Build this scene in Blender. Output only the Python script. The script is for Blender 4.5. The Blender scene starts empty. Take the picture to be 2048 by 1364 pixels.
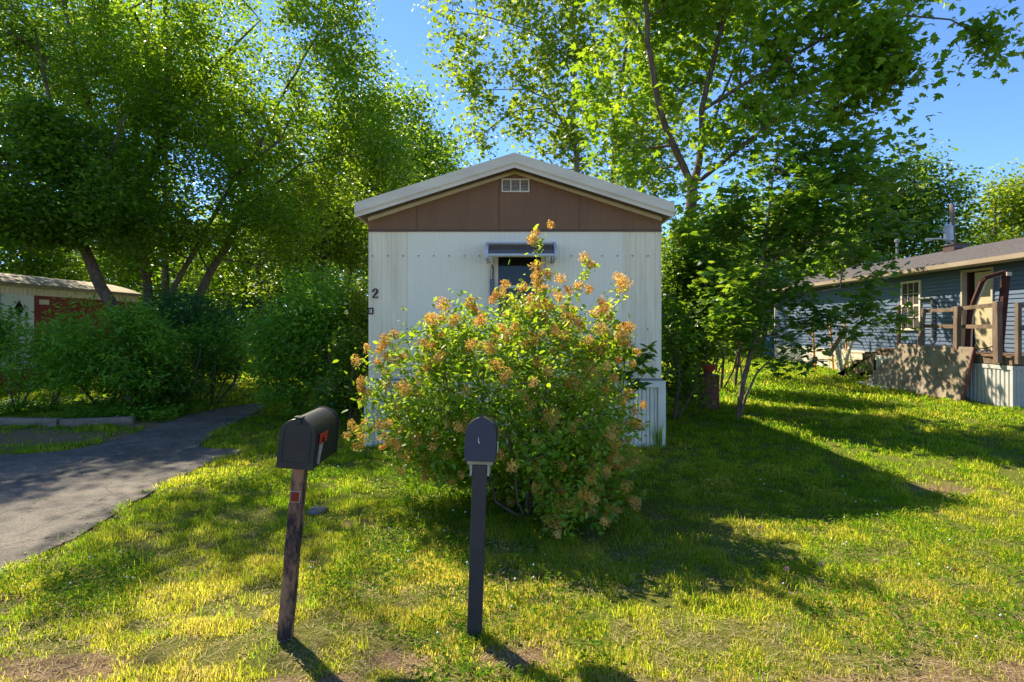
import bpy, bmesh, math, random
import numpy as np
from mathutils import Vector, Matrix

# ------------------------------------------------------------------ camera, sky, sun, exposure
S = bpy.context.scene
F = 1138.0                       # focal length in photo pixels (2048 wide)
CX, HZ = 1024.0, 655.0           # vanishing point of the photo
EYE = 1.70
cam_d = bpy.data.cameras.new('camera')
cam = bpy.data.objects.new('camera', cam_d)
S.collection.objects.link(cam)
cam.location = (0, 0, EYE)
cam.rotation_euler = (math.radians(90), 0, 0)
cam_d.sensor_width = 36.0
cam_d.lens = 36.0 * F / 2048.0
cam_d.shift_y = -(682.0 - HZ) / 2048.0
cam_d.clip_start = 0.05
cam_d.clip_end = 2000
S.camera = cam

SUN = Vector((-0.633, 0.72, 1.0)).normalized()
W = bpy.data.worlds.new('World')
S.world = W
W.use_nodes = True
nt = W.node_tree
bg = nt.nodes['Background']
sky = nt.nodes.new('ShaderNodeTexSky')
sky.sky_type = 'NISHITA'
sky.sun_disc = False
sky.sun_elevation = math.asin(SUN.z)
sky.sun_rotation = math.atan2(SUN.x, SUN.y)
sky.air_density = 1.0
sky.dust_density = 0.0
sky.ozone_density = 9.0
sky.altitude = 2200
nt.links.new(sky.outputs[0], bg.inputs[0])
bg.inputs[1].default_value = 0.13
sd = bpy.data.lights.new('sun', 'SUN')
sd.energy = 5.0
sd.angle = math.radians(0.5)
sd.color = (1.0, 0.90, 0.70)
sun = bpy.data.objects.new('sun', sd)
S.collection.objects.link(sun)
sun.rotation_euler = SUN.to_track_quat('Z', 'Y').to_euler()
S.view_settings.view_transform = 'Standard'
S.view_settings.look = 'None'
S.view_settings.exposure = 1.18
S.view_settings.gamma = 1.0
S.cycles.use_denoising = True
S.cycles.max_bounces = 7
S.cycles.diffuse_bounces = 4
S.cycles.transmission_bounces = 5
S.cycles.transparent_max_bounces = 6
S.cycles.caustics_reflective = False
S.cycles.caustics_refractive = False

# ------------------------------------------------------------------ helpers
C = S.collection


def gz(x, y):
    """height of the ground: level lawn that rises a little towards the back"""
    return 0.028 * np.clip(np.asarray(y, float) - 13.0, 0, 30)


def at(px, py, d):
    return Vector(((px - CX) / F * d, d, EYE - (py - HZ) / F * d))


def gnd(px, py):
    d = F * EYE / (py - HZ)
    for _ in range(20):
        d = F * (EYE - float(gz(0, d))) / (py - HZ)
    return Vector(((px - CX) / F * d, d, float(gz(0, d))))


def tag(o, label=None, cat=None, group=None, kind=None):
    if label: o['label'] = label
    if cat: o['category'] = cat
    if group: o['group'] = group
    if kind: o['kind'] = kind
    return o


def empty(name, loc, label, cat, group=None):
    o = bpy.data.objects.new(name, None)
    o.empty_display_size = 0.2
    C.objects.link(o)
    o.location = loc
    return tag(o, label, cat, group)


ORIGIN = {}


def origin(p):
    v = Vector((0, 0, 0))
    while p is not None:
        v += Vector(p.location)
        p = p.parent
    return v


class MB:
    def __init__(s):
        s.v, s.f, s.M = [], [], Matrix.Identity(4)

    def add(s, vs, fs):
        b = len(s.v)
        s.v += [s.M @ Vector(v) for v in vs]
        s.f += [tuple(b + i for i in f) for f in fs]

    def box(s, x0, x1, y0, y1, z0, z1):
        s.add([(x0, y0, z0), (x1, y0, z0), (x1, y1, z0), (x0, y1, z0), (x0, y0, z1), (x1, y0, z1), (x1, y1, z1), (x0, y1, z1)],
              [(3, 2, 1, 0), (4, 5, 6, 7), (0, 1, 5, 4), (1, 2, 6, 5), (2, 3, 7, 6), (3, 0, 4, 7)])
        return s

    def hexa(s, lo, hi):
        """two quads (lo, hi), same winding"""
        s.add(list(lo) + list(hi), [(3, 2, 1, 0), (4, 5, 6, 7), (0, 1, 5, 4), (1, 2, 6, 5), (2, 3, 7, 6), (3, 0, 4, 7)])
        return s

    def bar(s, a, b, w, h, up=(0, 0, 1)):
        a, b = Vector(a), Vector(b)
        d = (b - a).normalized()
        u = Vector(up)
        if abs(d.dot(u)) > .95: u = Vector((1, 0, 0))
        x = d.cross(u).normalized() * w / 2
        y = x.cross(d).normalized() * h / 2
        s.hexa([a - x - y, a + x - y, a + x + y, a - x + y], [b - x - y, b + x - y, b + x + y, b - x + y])
        return s

    def tube(s, pts, rad, n=8, caps=True):
        pts = [Vector(p) for p in pts]
        if not hasattr(rad, '__len__'): rad = [rad] * len(pts)
        rings = []
        ref = None
        for i, p in enumerate(pts):
            d = (pts[min(i + 1, len(pts) - 1)] - pts[max(i - 1, 0)]).normalized()
            if ref is None:
                ref = Vector((0, 0, 1)) if abs(d.z) < .9 else Vector((1, 0, 0))
            x = d.cross(ref).normalized()
            y = x.cross(d).normalized()
            ref = y
            rings += [p + (x * math.cos(2 * math.pi * k / n) + y * math.sin(2 * math.pi * k / n)) * rad[i] for k in range(n)]
        fs = []
        for i in range(len(pts) - 1):
            for k in range(n):
                a, b = i * n + k, i * n + (k + 1) % n
                fs.append((a, b, b + n, a + n))
        if caps:
            fs.append(tuple(range(n - 1, -1, -1)))
            fs.append(tuple((len(pts) - 1) * n + k for k in range(n)))
        s.add(rings, fs)
        return s

    def extrude(s, prof, vec):
        """closed planar profile pushed along vec"""
        n = len(prof)
        vec = Vector(vec)
        vs = [Vector(p) for p in prof] + [Vector(p) + vec for p in prof]
        s.add(vs, [tuple(range(n - 1, -1, -1)), tuple(range(n, 2 * n))] + [(i, (i + 1) % n, n + (i + 1) % n, n + i) for i in range(n)])
        return s

    def strip(s, prof, vec):
        """open profile pushed along vec"""
        n = len(prof)
        vec = Vector(vec)
        vs = [Vector(p) for p in prof] + [Vector(p) + vec for p in prof]
        s.add(vs, [(i, i + 1, n + i + 1, n + i) for i in range(n - 1)])
        return s

    def build(s, name, m, parent=None, bevel=0, smooth=False, solid=0):
        o0 = origin(parent)
        me = bpy.data.meshes.new(name)
        me.from_pydata([tuple(v - o0) for v in s.v], [], s.f)
        bm = bmesh.new()
        bm.from_mesh(me)
        bmesh.ops.recalc_face_normals(bm, faces=bm.faces)
        bm.to_mesh(me)
        bm.free()
        o = bpy.data.objects.new(name, me)
        C.objects.link(o)
        o.parent = parent
        me.materials.append(m)
        if smooth:
            for p in me.polygons: p.use_smooth = True
        if solid:
            md = o.modifiers.new('solid', 'SOLIDIFY')
            md.thickness = solid
            md.offset = 0
        if bevel:
            md = o.modifiers.new('bevel', 'BEVEL')
            md.width = bevel
            md.segments = 2
            md.limit_method = 'ANGLE'
        return o


def np_mesh(name, verts, faces_idx, sizes, m, parent=None, tint=None, smooth=False):
    """large mesh straight from arrays; faces_idx flat loop indices, sizes loops per face"""
    o0 = np.array(origin(parent))
    me = bpy.data.meshes.new(name)
    nv, nl, nf = len(verts), len(faces_idx), len(sizes)
    me.vertices.add(nv)
    me.loops.add(nl)
    me.polygons.add(nf)
    me.vertices.foreach_set('co', (verts - o0).astype(np.float32).ravel())
    me.loops.foreach_set('vertex_index', faces_idx.astype(np.int32))
    st = np.zeros(nf, np.int32)
    st[1:] = np.cumsum(sizes)[:-1]
    me.polygons.foreach_set('loop_start', st)
    me.polygons.foreach_set('loop_total', np.asarray(sizes, np.int32))
    if smooth:
        me.polygons.foreach_set('use_smooth', np.ones(nf, bool))
    me.update(calc_edges=True)
    if tint is not None:
        a = me.attributes.new('tint', 'FLOAT', 'POINT')
        a.data.foreach_set('value', tint.astype(np.float32))
    me.materials.append(m)
    o = bpy.data.objects.new(name, me)
    C.objects.link(o)
    o.parent = parent
    return o


# value noise for layout
_rl = np.random.default_rng(5).random((64, 64))


def vnoise(x, y, s):
    x, y = np.asarray(x, float) * s + 100, np.asarray(y, float) * s + 100
    i, j = np.floor(x).astype(int), np.floor(y).astype(int)
    u, v = x - i, y - j
    u, v = u * u * (3 - 2 * u), v * v * (3 - 2 * v)
    g = lambda a, b: _rl[a % 64, b % 64]
    return (g(i, j) * (1 - u) + g(i + 1, j) * u) * (1 - v) + (g(i, j + 1) * (1 - u) + g(i + 1, j + 1) * u) * v


# ------------------------------------------------------------------ materials
def nodes(name):
    m = bpy.data.materials.new(name)
    m.use_nodes = True
    t = m.node_tree
    return m, t, t.nodes['Principled BSDF']


def ramp(t, fac, cols):
    r = t.nodes.new('ShaderNodeValToRGB')
    el = r.color_ramp.elements
    while len(el) < len(cols): el.new(0.5)
    for e, (p, c) in zip(el, cols):
        e.position = p
        e.color = (*c, 1)
    t.links.new(fac, r.inputs[0])
    return r.outputs[0]


def noise(t, scale, detail=4, rough=.6, stretch=(1, 1, 1)):
    tc = t.nodes.new('ShaderNodeTexCoord')
    mp = t.nodes.new('ShaderNodeMapping')
    mp.inputs['Scale'].default_value = stretch
    n = t.nodes.new('ShaderNodeTexNoise')
    n.inputs['Scale'].default_value = scale
    n.inputs['Detail'].default_value = detail
    n.inputs['Roughness'].default_value = rough
    t.links.new(tc.outputs['Object'], mp.inputs[0])
    t.links.new(mp.outputs[0], n.inputs['Vector'])
    return n.outputs[0]


def mixc(t, fac, a, b, mode='MIX'):
    n = t.nodes.new('ShaderNodeMix')
    n.data_type = 'RGBA'
    n.blend_type = mode
    for s, v in ((0, fac), (6, a), (7, b)):
        if hasattr(v, 'is_linked'): t.links.new(v, n.inputs[s])
        elif isinstance(v, (int, float)): n.inputs[s].default_value = v
        else: n.inputs[s].default_value = (*v, 1)
    return n.outputs[2]


def paint(name, c, c2=None, scale=6, rough=.5, spec=.5, bump=0, bscale=40, metal=0, stretch=(1, 1, 1), lo=.35, hi=.7, detail=5):
    m, t, b = nodes(name)
    c2 = c2 or tuple(x * .75 for x in c)
    t.links.new(ramp(t, noise(t, scale, detail, .65, stretch), [(lo, c), (hi, c2)]), b.inputs['Base Color'])
    b.inputs['Roughness'].default_value = rough
    b.inputs['Specular IOR Level'].default_value = spec
    b.inputs['Metallic'].default_value = metal
    if bump:
        bn = t.nodes.new('ShaderNodeBump')
        bn.inputs['Strength'].default_value = bump
        bn.inputs['Distance'].default_value = .01
        t.links.new(noise(t, bscale, 4, .7, stretch), bn.inputs['Height'])
        t.links.new(bn.outputs[0], b.inputs['Normal'])
    return m


def leafmat(name, cols, trans, tw=.5, rough=.45, spec=.35):
    """leaf: tint attribute drives the colour, part of the light passes through"""
    m, t, b = nodes(name)
    a = t.nodes.new('ShaderNodeAttribute')
    a.attribute_name = 'tint'
    k = len(cols) - 1
    t.links.new(ramp(t, a.outputs['Fac'], [(i / k, c) for i, c in enumerate(cols)]), b.inputs['Base Color'])
    b.inputs['Roughness'].default_value = rough
    b.inputs['Specular IOR Level'].default_value = spec
    tr = t.nodes.new('ShaderNodeBsdfTranslucent')
    k = len(trans) - 1
    t.links.new(ramp(t, a.outputs['Fac'], [(i / k, c) for i, c in enumerate(trans)]), tr.inputs[0])
    mx = t.nodes.new('ShaderNodeMixShader')
    mx.inputs[0].default_value = tw
    t.links.new(b.outputs[0], mx.inputs[1])
    t.links.new(tr.outputs[0], mx.inputs[2])
    t.links.new(mx.outputs[0], t.nodes['Material Output'].inputs[0])
    return m


M = {}
M['leaf_maple'] = leafmat('leaf_maple', [(.045, .11, .008), (.085, .17, .012), (.16, .25, .02)], [(.19, .38, .010), (.36, .56, .014), (.62, .74, .03)], .48, .38, .45)
M['leaf_light'] = leafmat('leaf_light', [(.06, .12, .010), (.10, .18, .016), (.17, .24, .03)], [(.26, .40, .014), (.40, .52, .02), (.58, .64, .04)], .5)
M['leaf_dark'] = leafmat('leaf_dark', [(.03, .085, .010), (.055, .13, .012), (.10, .19, .02)], [(.13, .29, .010), (.26, .44, .014), (.50, .62, .03)], .42, .4, .4)
M['leaf_gloss'] = leafmat('leaf_gloss', [(.035, .10, .016), (.065, .15, .02), (.12, .20, .03)], [(.18, .38, .02), (.32, .52, .02), (.52, .64, .04)], .42, .32, .5)
M['leaf_hedge'] = leafmat('leaf_hedge', [(.09, .23, .016), (.14, .31, .024), (.22, .39, .036)], [(.16, .38, .02), (.26, .50, .02), (.42, .58, .03)], .45)
M['leaf_blue'] = leafmat('leaf_blue', [(.02, .085, .03), (.035, .12, .035), (.06, .15, .035)], [(.08, .22, .04), (.12, .30, .04), (.2, .36, .04)], .4)
M['leaf_bush'] = leafmat('leaf_bush', [(.06, .15, .010), (.13, .25, .017), (.30, .40, .05)], [(.26, .50, .010), (.48, .66, .016), (.76, .82, .08)], .45)
M['flower'] = leafmat('flower', [(.55, .25, .04), (.80, .45, .10), (.92, .68, .26)], [(.66, .30, .04), (.86, .52, .10), (.93, .73, .25)], .45, .8, .1)
M['grass'] = leafmat('grass', [(.03, .085, .006), (.10, .155, .010), (.33, .28, .04), (.58, .43, .16)], [(.28, .54, .015), (.68, .76, .035), (.92, .80, .08), (.90, .68, .24)], .64, .6, .1)
M['clover'] = leafmat('clover', [(.05, .13, .008), (.10, .18, .012)], [(.20, .42, .01), (.36, .54, .015)], .45, .7, .05)
M['bark'] = paint('bark', (.17, .115, .075), (.06, .042, .03), 5, .9, .2, .8, 14, stretch=(3, 3, .6))
M['bark_pale'] = paint('bark_pale', (.28, .20, .13), (.12, .08, .055), 4, .9, .2, .6, 16, stretch=(3, 3, .6))
M['thatch'] = leafmat('thatch', [(.20, .14, .06), (.38, .28, .13), (.52, .42, .24)], [(.3, .2, .08), (.45, .33, .15), (.55, .45, .25)], .25, .8, .1)
M['twig'] = paint('twig', (.16, .11, .07), (.08, .055, .04), 8, .9, .2)

# ------------------------------------------------------------------ growing plants
TEMPL = {
    'kite': (np.array([(0, 0, 0), (.42, .30, .07), (1, 0, -.06), (.42, -.30, .07)]), [(0, 1, 2), (0, 2, 3)]),
    'oval': (np.array([(0, 0, 0), (.28, .25, .06), (.68, .22, .04), (1, 0, -.10), (.68, -.22, .04), (.28, -.25, .06)]), [(0, 1, 2, 3), (0, 3, 4, 5)]),
    'straw': (np.array([(0, -.03, 0), (0, .03, 0), (1, .02, .0), (1, -.02, .0)]), [(0, 1, 2, 3)]),
    'slim': (np.array([(0, 0, 0), (.45, .16, .05), (1, 0, -.08), (.45, -.16, .05)]), [(0, 1, 2), (0, 2, 3)]),
    'maple': (np.array([(.0, 0, 0), (.05, .28, .0), (.28, .55, -.05), (.38, .25, .03), (.66, .38, -.02), (.62, .16, .03), (1.0, 0, -.1),
                        (.62, -.16, .03), (.66, -.38, -.02), (.38, -.25, .03), (.28, -.55, -.05), (.05, -.28, 0), (.36, 0, .05)]),
              [(12, i, i + 1) for i in range(0, 11)] + [(12, 11, 0)]),
}


def leaf_mesh(name, pos, size, templ, m, parent, rng, up=.5, tint=None, axis=None):
    T, FA = TEMPL[templ]
    n = len(pos)
    nrm = rng.normal(size=(n, 3)) * (1 - up)
    nrm[:, 2] = np.abs(nrm[:, 2]) + up
    nrm /= np.linalg.norm(nrm, axis=1)[:, None]
    a = rng.normal(size=(n, 3)) if axis is None else axis + rng.normal(size=(n, 3)) * .45
    a[:, 2] -= .35
    a -= nrm * np.sum(a * nrm, 1)[:, None]
    a /= np.linalg.norm(a, axis=1)[:, None] + 1e-9
    b = np.cross(nrm, a)
    R = np.stack([a, b, nrm], 2)
    sz = size * rng.uniform(.5, 1.4, n)
    V = np.einsum('nij,kj->nki', R, T) * sz[:, None, None] + pos[:, None, :]
    k = len(T)
    fl = np.concatenate([np.array(f) for f in FA])
    idx = (np.arange(n)[:, None] * k + fl[None, :]).ravel()
    sizes = np.tile([len(f) for f in FA], n)
    if tint is None: tint = rng.random(n)
    return np_mesh(name, V.reshape(-1, 3), idx, sizes, m, parent, np.repeat(np.clip(tint, 0, 1), k))


def crown_pts(rng, blobs, n, gap=.42, shell=.55):
    """cluster centres in a union of ellipsoids (px, py, d, rx, ry, rd): rx, ry in photo pixels, rd in metres"""
    vol = np.array([b[3] * b[4] * b[5] * (b[6] if len(b) > 6 else 1) * b[2] ** 2 for b in blobs], float) ** .8
    vol /= vol.sum()
    out = []
    ph = rng.uniform(0, 50, 3)
    for b, w in zip(blobs, vol):
        k = max(3, int(n * w * 1.9))
        u = rng.normal(size=(k, 3))
        u /= np.linalg.norm(u, axis=1)[:, None]
        u *= (rng.random(k) ** (shell / 1.5))[:, None]
        d = b[2]
        P = np.empty((k, 3))
        c = at(b[0], b[1], d)
        P[:, 0] = c.x + u[:, 0] * b[3] / F * d
        P[:, 1] = c.y + u[:, 1] * b[5]
        P[:, 2] = c.z + u[:, 2] * b[4] / F * d
        q = vnoise(P[:, 0] + ph[0] + P[:, 2] * .37, P[:, 1] * .8 + P[:, 2] * .9 + ph[1], 1 / 1.1)
        P = P[q > gap]
        out.append(P[:max(2, int(n * w))])
    return np.concatenate(out)


def grow(rng, roots, targets, r_tip, bias=.2, wig=.1, bow=.12, seg=.45, expo=.5):
    pos, par, rr, L = [], [], [], []
    for ri, (pts, r0, r1) in enumerate(roots):
        pts = [np.array(p, float) for p in pts]
        prev = -1
        if ri and pos:
            P = np.array(pos)
            d = np.linalg.norm(P - pts[0], axis=1)
            if d.min() < .5: prev = int(d.argmin())
        tot = sum(np.linalg.norm(b - a) for a, b in zip(pts, pts[1:]))
        acc = 0
        for i, (a, b) in enumerate(zip(pts, pts[1:])):
            ln = np.linalg.norm(b - a)
            k = max(1, int(ln / seg))
            for q in range(0 if (i == 0 and prev < 0) else 1, k + 1):
                t = q / k
                s_ = (acc + ln * t) / tot
                p = a + (b - a) * t + rng.normal(size=3) * r0 * .15
                pos.append(p); par.append(prev); rr.append(r0 + (r1 - r0) * s_)
                L.append((L[prev] + np.linalg.norm(p - pos[prev])) if prev >= 0 else 0)
                prev = len(pos) - 1
            acc += ln
    nroot = len(pos)
    targets = np.asarray(targets)
    RP = np.array(pos)
    dd = np.array([np.linalg.norm(RP - t, axis=1).min() for t in targets])
    cap = nroot + int(sum(dd / seg) + len(dd) * 2) + 10
    PA = np.zeros((cap, 3)); PA[:nroot] = RP
    LA = np.zeros(cap); LA[:nroot] = L
    n = nroot
    tips = []
    for ti in np.argsort(dd):
        t = targets[ti]
        d = np.linalg.norm(PA[:n] - t, axis=1)
        below = np.clip(PA[:n, 2] - t[2], 0, None)
        j = int(np.argmin(d + bias * LA[:n] + below * .4))
        a = PA[j].copy()
        k = max(1, int(d[j] / seg))
        if n + k >= cap: k = max(1, cap - n - 2)
        if n + 1 >= cap: break
        prev = j
        off = rng.normal(size=3) * wig * d[j]
        off[2] += bow * d[j]
        for q in range(1, k + 1):
            s_ = q / k
            p = a + (t - a) * s_ + off * (4 * s_ * (1 - s_)) * .5
            PA[n] = p
            LA[n] = LA[prev] + np.linalg.norm(p - PA[prev])
            par.append(prev); rr.append(0)
            prev = n
            n += 1
        tips.append(prev)
    par = np.array(par)
    cnt = np.zeros(n)
    cnt[tips] = 1
    for i in range(n - 1, -1, -1):
        if par[i] >= 0: cnt[par[i]] += cnt[i]
    cnt = np.maximum(cnt, 1)
    r = r_tip * cnt ** expo
    rr = np.array(rr)
    for i in range(n):
        if i < nroot: r[i] = rr[i]
        elif par[i] >= 0: r[i] = max(min(r[i], r[par[i]] * .8), r_tip * .6)
    return PA[:n], par, r, cnt


def branch_mesh(name, sk, m, parent):
    P, par, r, cnt = sk
    n = len(P)
    kids = [[] for _ in range(n)]
    for i in range(n):
        if par[i] >= 0: kids[par[i]].append(i)
    main = [max(k, key=lambda c: (r[c], cnt[c])) if k else -1 for k in kids]
    V, I, SZ = [], [], []
    base = 0
    for i in range(n):
        if par[i] >= 0 and main[par[i]] == i: continue
        ch = [i] if par[i] < 0 else [par[i], i]
        j = main[i]
        while j >= 0:
            ch.append(j)
            j = main[j]
        if len(ch) < 2: continue
        p = P[ch]
        ra = r[ch].copy()
        if par[i] >= 0: ra[0] = ra[1]
        ns = 9 if ra.max() > .08 else (6 if ra.max() > .025 else 4)
        d = np.gradient(p, axis=0)
        d /= np.linalg.norm(d, axis=1)[:, None] + 1e-9
        ref = np.array([.3, .2, 1.0]) if abs(d[0, 2]) < .85 else np.array([1, .2, .1])
        x = np.cross(d, ref); x /= np.linalg.norm(x, axis=1)[:, None] + 1e-9
        y = np.cross(x, d)
        th = np.arange(ns) * 2 * np.pi / ns
        ring = p[:, None, :] + (x[:, None, :] * np.cos(th)[None, :, None] + y[:, None, :] * np.sin(th)[None, :, None]) * ra[:, None, None]
        V.append(ring.reshape(-1, 3))
        k = len(ch)
        a = (np.arange(k - 1)[:, None] * ns + np.arange(ns)[None, :])
        b = (np.arange(k - 1)[:, None] * ns + ((np.arange(ns) + 1) % ns)[None, :])
        I.append((np.stack([a, b, b + ns, a + ns], 2) + base).ravel())
        SZ.append(np.full((k - 1) * ns, 4))
        base += k * ns
    return np_mesh(name, np.concatenate(V), np.concatenate(I), np.concatenate(SZ), m, parent, smooth=True)


def clump(rng, centres, per, sig, flat=.75):
    n = len(centres) * per
    c = np.repeat(centres, per, 0)
    sc = np.repeat(rng.uniform(.6, 1.3, len(centres)), per)
    o = rng.normal(size=(n, 3)) * sig * sc[:, None]
    o[:, 2] *= flat
    tint = np.repeat(rng.random(len(centres)), per) * .5 + rng.random(n) * .5
    return c + o, tint


def plant(name, label, cat, roots, blobs, nclus, per, sig, size, leaf, mleaf, mbark, seed, group=None, r_tip=.008, gap=.42, up=.45,
          shell=.55, bias=.2, parts=('trunk', 'crown'), twigs=True, extra=None, flat=.75, minz=None):
    rng = np.random.default_rng(seed)
    root = Vector(roots[0][0][0])
    t = empty(name, root, label, cat, group)
    tg = crown_pts(rng, blobs, nclus, gap, shell)
    if extra is not None: tg = np.concatenate([tg, extra])
    if minz is not None: tg = tg[tg[:, 2] > minz]
    sk = grow(rng, roots, tg, r_tip, bias)
    branch_mesh(parts[0], sk, M[mbark], t)
    P, tint = clump(rng, tg, per, sig, flat)
    leaf_mesh(parts[1], P, size, leaf, M[mleaf], t, rng, up, tint)
    return t

# ------------------------------------------------------------------ the ground
def inside(px, py, poly):
    r = np.zeros(len(px), bool)
    n = len(poly)
    for i in range(n):
        x0, y0 = poly[i]
        x1, y1 = poly[(i + 1) % n]
        c = ((y0 > py) != (y1 > py)) & (px < (x1 - x0) * (py - y0) / (y1 - y0 + 1e-12) + x0)
        r ^= c
    return r


DRIVE_PX = [(-30, 1166), (0, 1152), (60, 1124), (120, 1090), (180, 1057), (240, 1022), (300, 985), (360, 953), (420, 925), (470, 908), (486, 900),
            (462, 898), (420, 898), (398, 893), (404, 884), (430, 868), (470, 845), (510, 826), (538, 812), (520, 806), (480, 810), (430, 818), (370, 832), (310, 852),
            (250, 874), (190, 892), (120, 903), (60, 908), (0, 910), (-60, 912)]
DRIVE = [tuple(gnd(*p)[:2]) for p in DRIVE_PX] + [(-7.6, 7.6), (-7.5, 4.0), (-5.2, 3.2)]
BARE = [(1.9, 2.62, .75, .22), (2.6, 2.85, .5, .2), (.75, 2.62, .45, .13), (-.95, 2.72, .28, .1), (-2.3, 2.85, .45, .16), (-1.32, 4.96, .16, .12), (.05, 2.95, .25, .12), (4.6, 6.1, .55, .32), (-.55, 2.9, .2, .1),
        (-7.9, 8.9, 2.3, .8), (-6.4, 10.0, .9, .4), (-5.3, 11.2, .5, .3)]


def bare_mask(x, y):
    m = np.zeros(len(x))
    for cx, cy, rx, ry in BARE:
        d = ((x - cx) / rx) ** 2 + ((y - cy) / ry) ** 2 + (vnoise(x, y, 6) - .5) * 1.2
        m = np.maximum(m, np.clip(1.25 - d, 0, 1))
    return m


def ground_sheet():
    xs = np.concatenate([np.linspace(-260, -30, 12)[:-1], np.linspace(-30, 30, 121), np.linspace(30, 260, 12)[1:]])
    ys = np.concatenate([np.linspace(-60, 0, 8)[:-1], np.linspace(0, 45, 121), np.linspace(45, 420, 16)[1:]])
    X, Y = np.meshgrid(xs, ys)
    Z = gz(X, Y) + (vnoise(X, Y, .7) - .5) * .03 * (np.abs(X) < 29) - .02
    V = np.stack([X, Y, Z], 2).reshape(-1, 3)
    nx, ny = len(xs), len(ys)
    a = (np.arange(ny - 1)[:, None] * nx + np.arange(nx - 1)[None, :])
    I = np.stack([a, a + 1, a + nx + 1, a + nx], 2).ravel()
    m, t, b = nodes('lawn_soil')
    soil = ramp(t, noise(t, 90, 8, .8), [(.36, (.06, .036, .018)), (.5, (.22, .14, .075)), (.64, (.40, .28, .17))])
    green = ramp(t, noise(t, 90, 8, .8), [(.36, (.035, .055, .006)), (.5, (.11, .13, .015)), (.64, (.28, .25, .06))])
    b.inputs['Roughness'].default_value = .95
    b.inputs['Specular IOR Level'].default_value = .1
    a_ = t.nodes.new('ShaderNodeAttribute')
    a_.attribute_name = 'tint'
    t.links.new(mixc(t, a_.outputs['Fac'], green, soil), b.inputs['Base Color'])
    bn = t.nodes.new('ShaderNodeBump')
    bn.inputs['Strength'].default_value = .9
    bn.inputs['Distance'].default_value = .02
    t.links.new(noise(t, 60, 5, .75), bn.inputs['Height'])
    t.links.new(bn.outputs[0], b.inputs['Normal'])
    bare = np.clip(bare_mask(V[:, 0], V[:, 1]) + np.clip((3.6 - V[:, 1]) * .25, 0, .35), 0, 1)
    o = np_mesh('ground', V, I, np.full(len(I) // 4, 4), m, None, bare, smooth=True)
    tag(o, kind='structure')


ground_sheet()

# finer sheet of soil where the camera stands close
def near_soil():
    xs, ys = np.linspace(-4.2, 4.6, 180), np.linspace(1.2, 6.6, 130)
    X, Y = np.meshgrid(xs, ys)
    Z = (vnoise(X, Y, .7) - .5) * .03 - .012 + (vnoise(X, Y, 5) - .5) * .022 + (vnoise(X, Y, 19) - .5) * .008
    e = np.minimum(np.minimum(X + 4.2, 4.6 - X), np.minimum(Y - 1.2, 6.6 - Y))
    Z = Z - np.clip(.3 - e, 0, .3) * .12
    V = np.stack([X, Y, Z], 2).reshape(-1, 3)
    nx, ny = len(xs), len(ys)
    a = (np.arange(ny - 1)[:, None] * nx + np.arange(nx - 1)[None, :])
    I = np.stack([a, a + 1, a + nx + 1, a + nx], 2).ravel()
    bare = np.clip(bare_mask(V[:, 0], V[:, 1]) + np.clip((3.6 - V[:, 1]) * .25, 0, .35), 0, 1)
    o = np_mesh('lawn', V, I, np.full(len(I) // 4, 4), bpy.data.materials['lawn_soil'], None, bare, smooth=True)
    tag(o, kind='structure')


near_soil()


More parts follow.
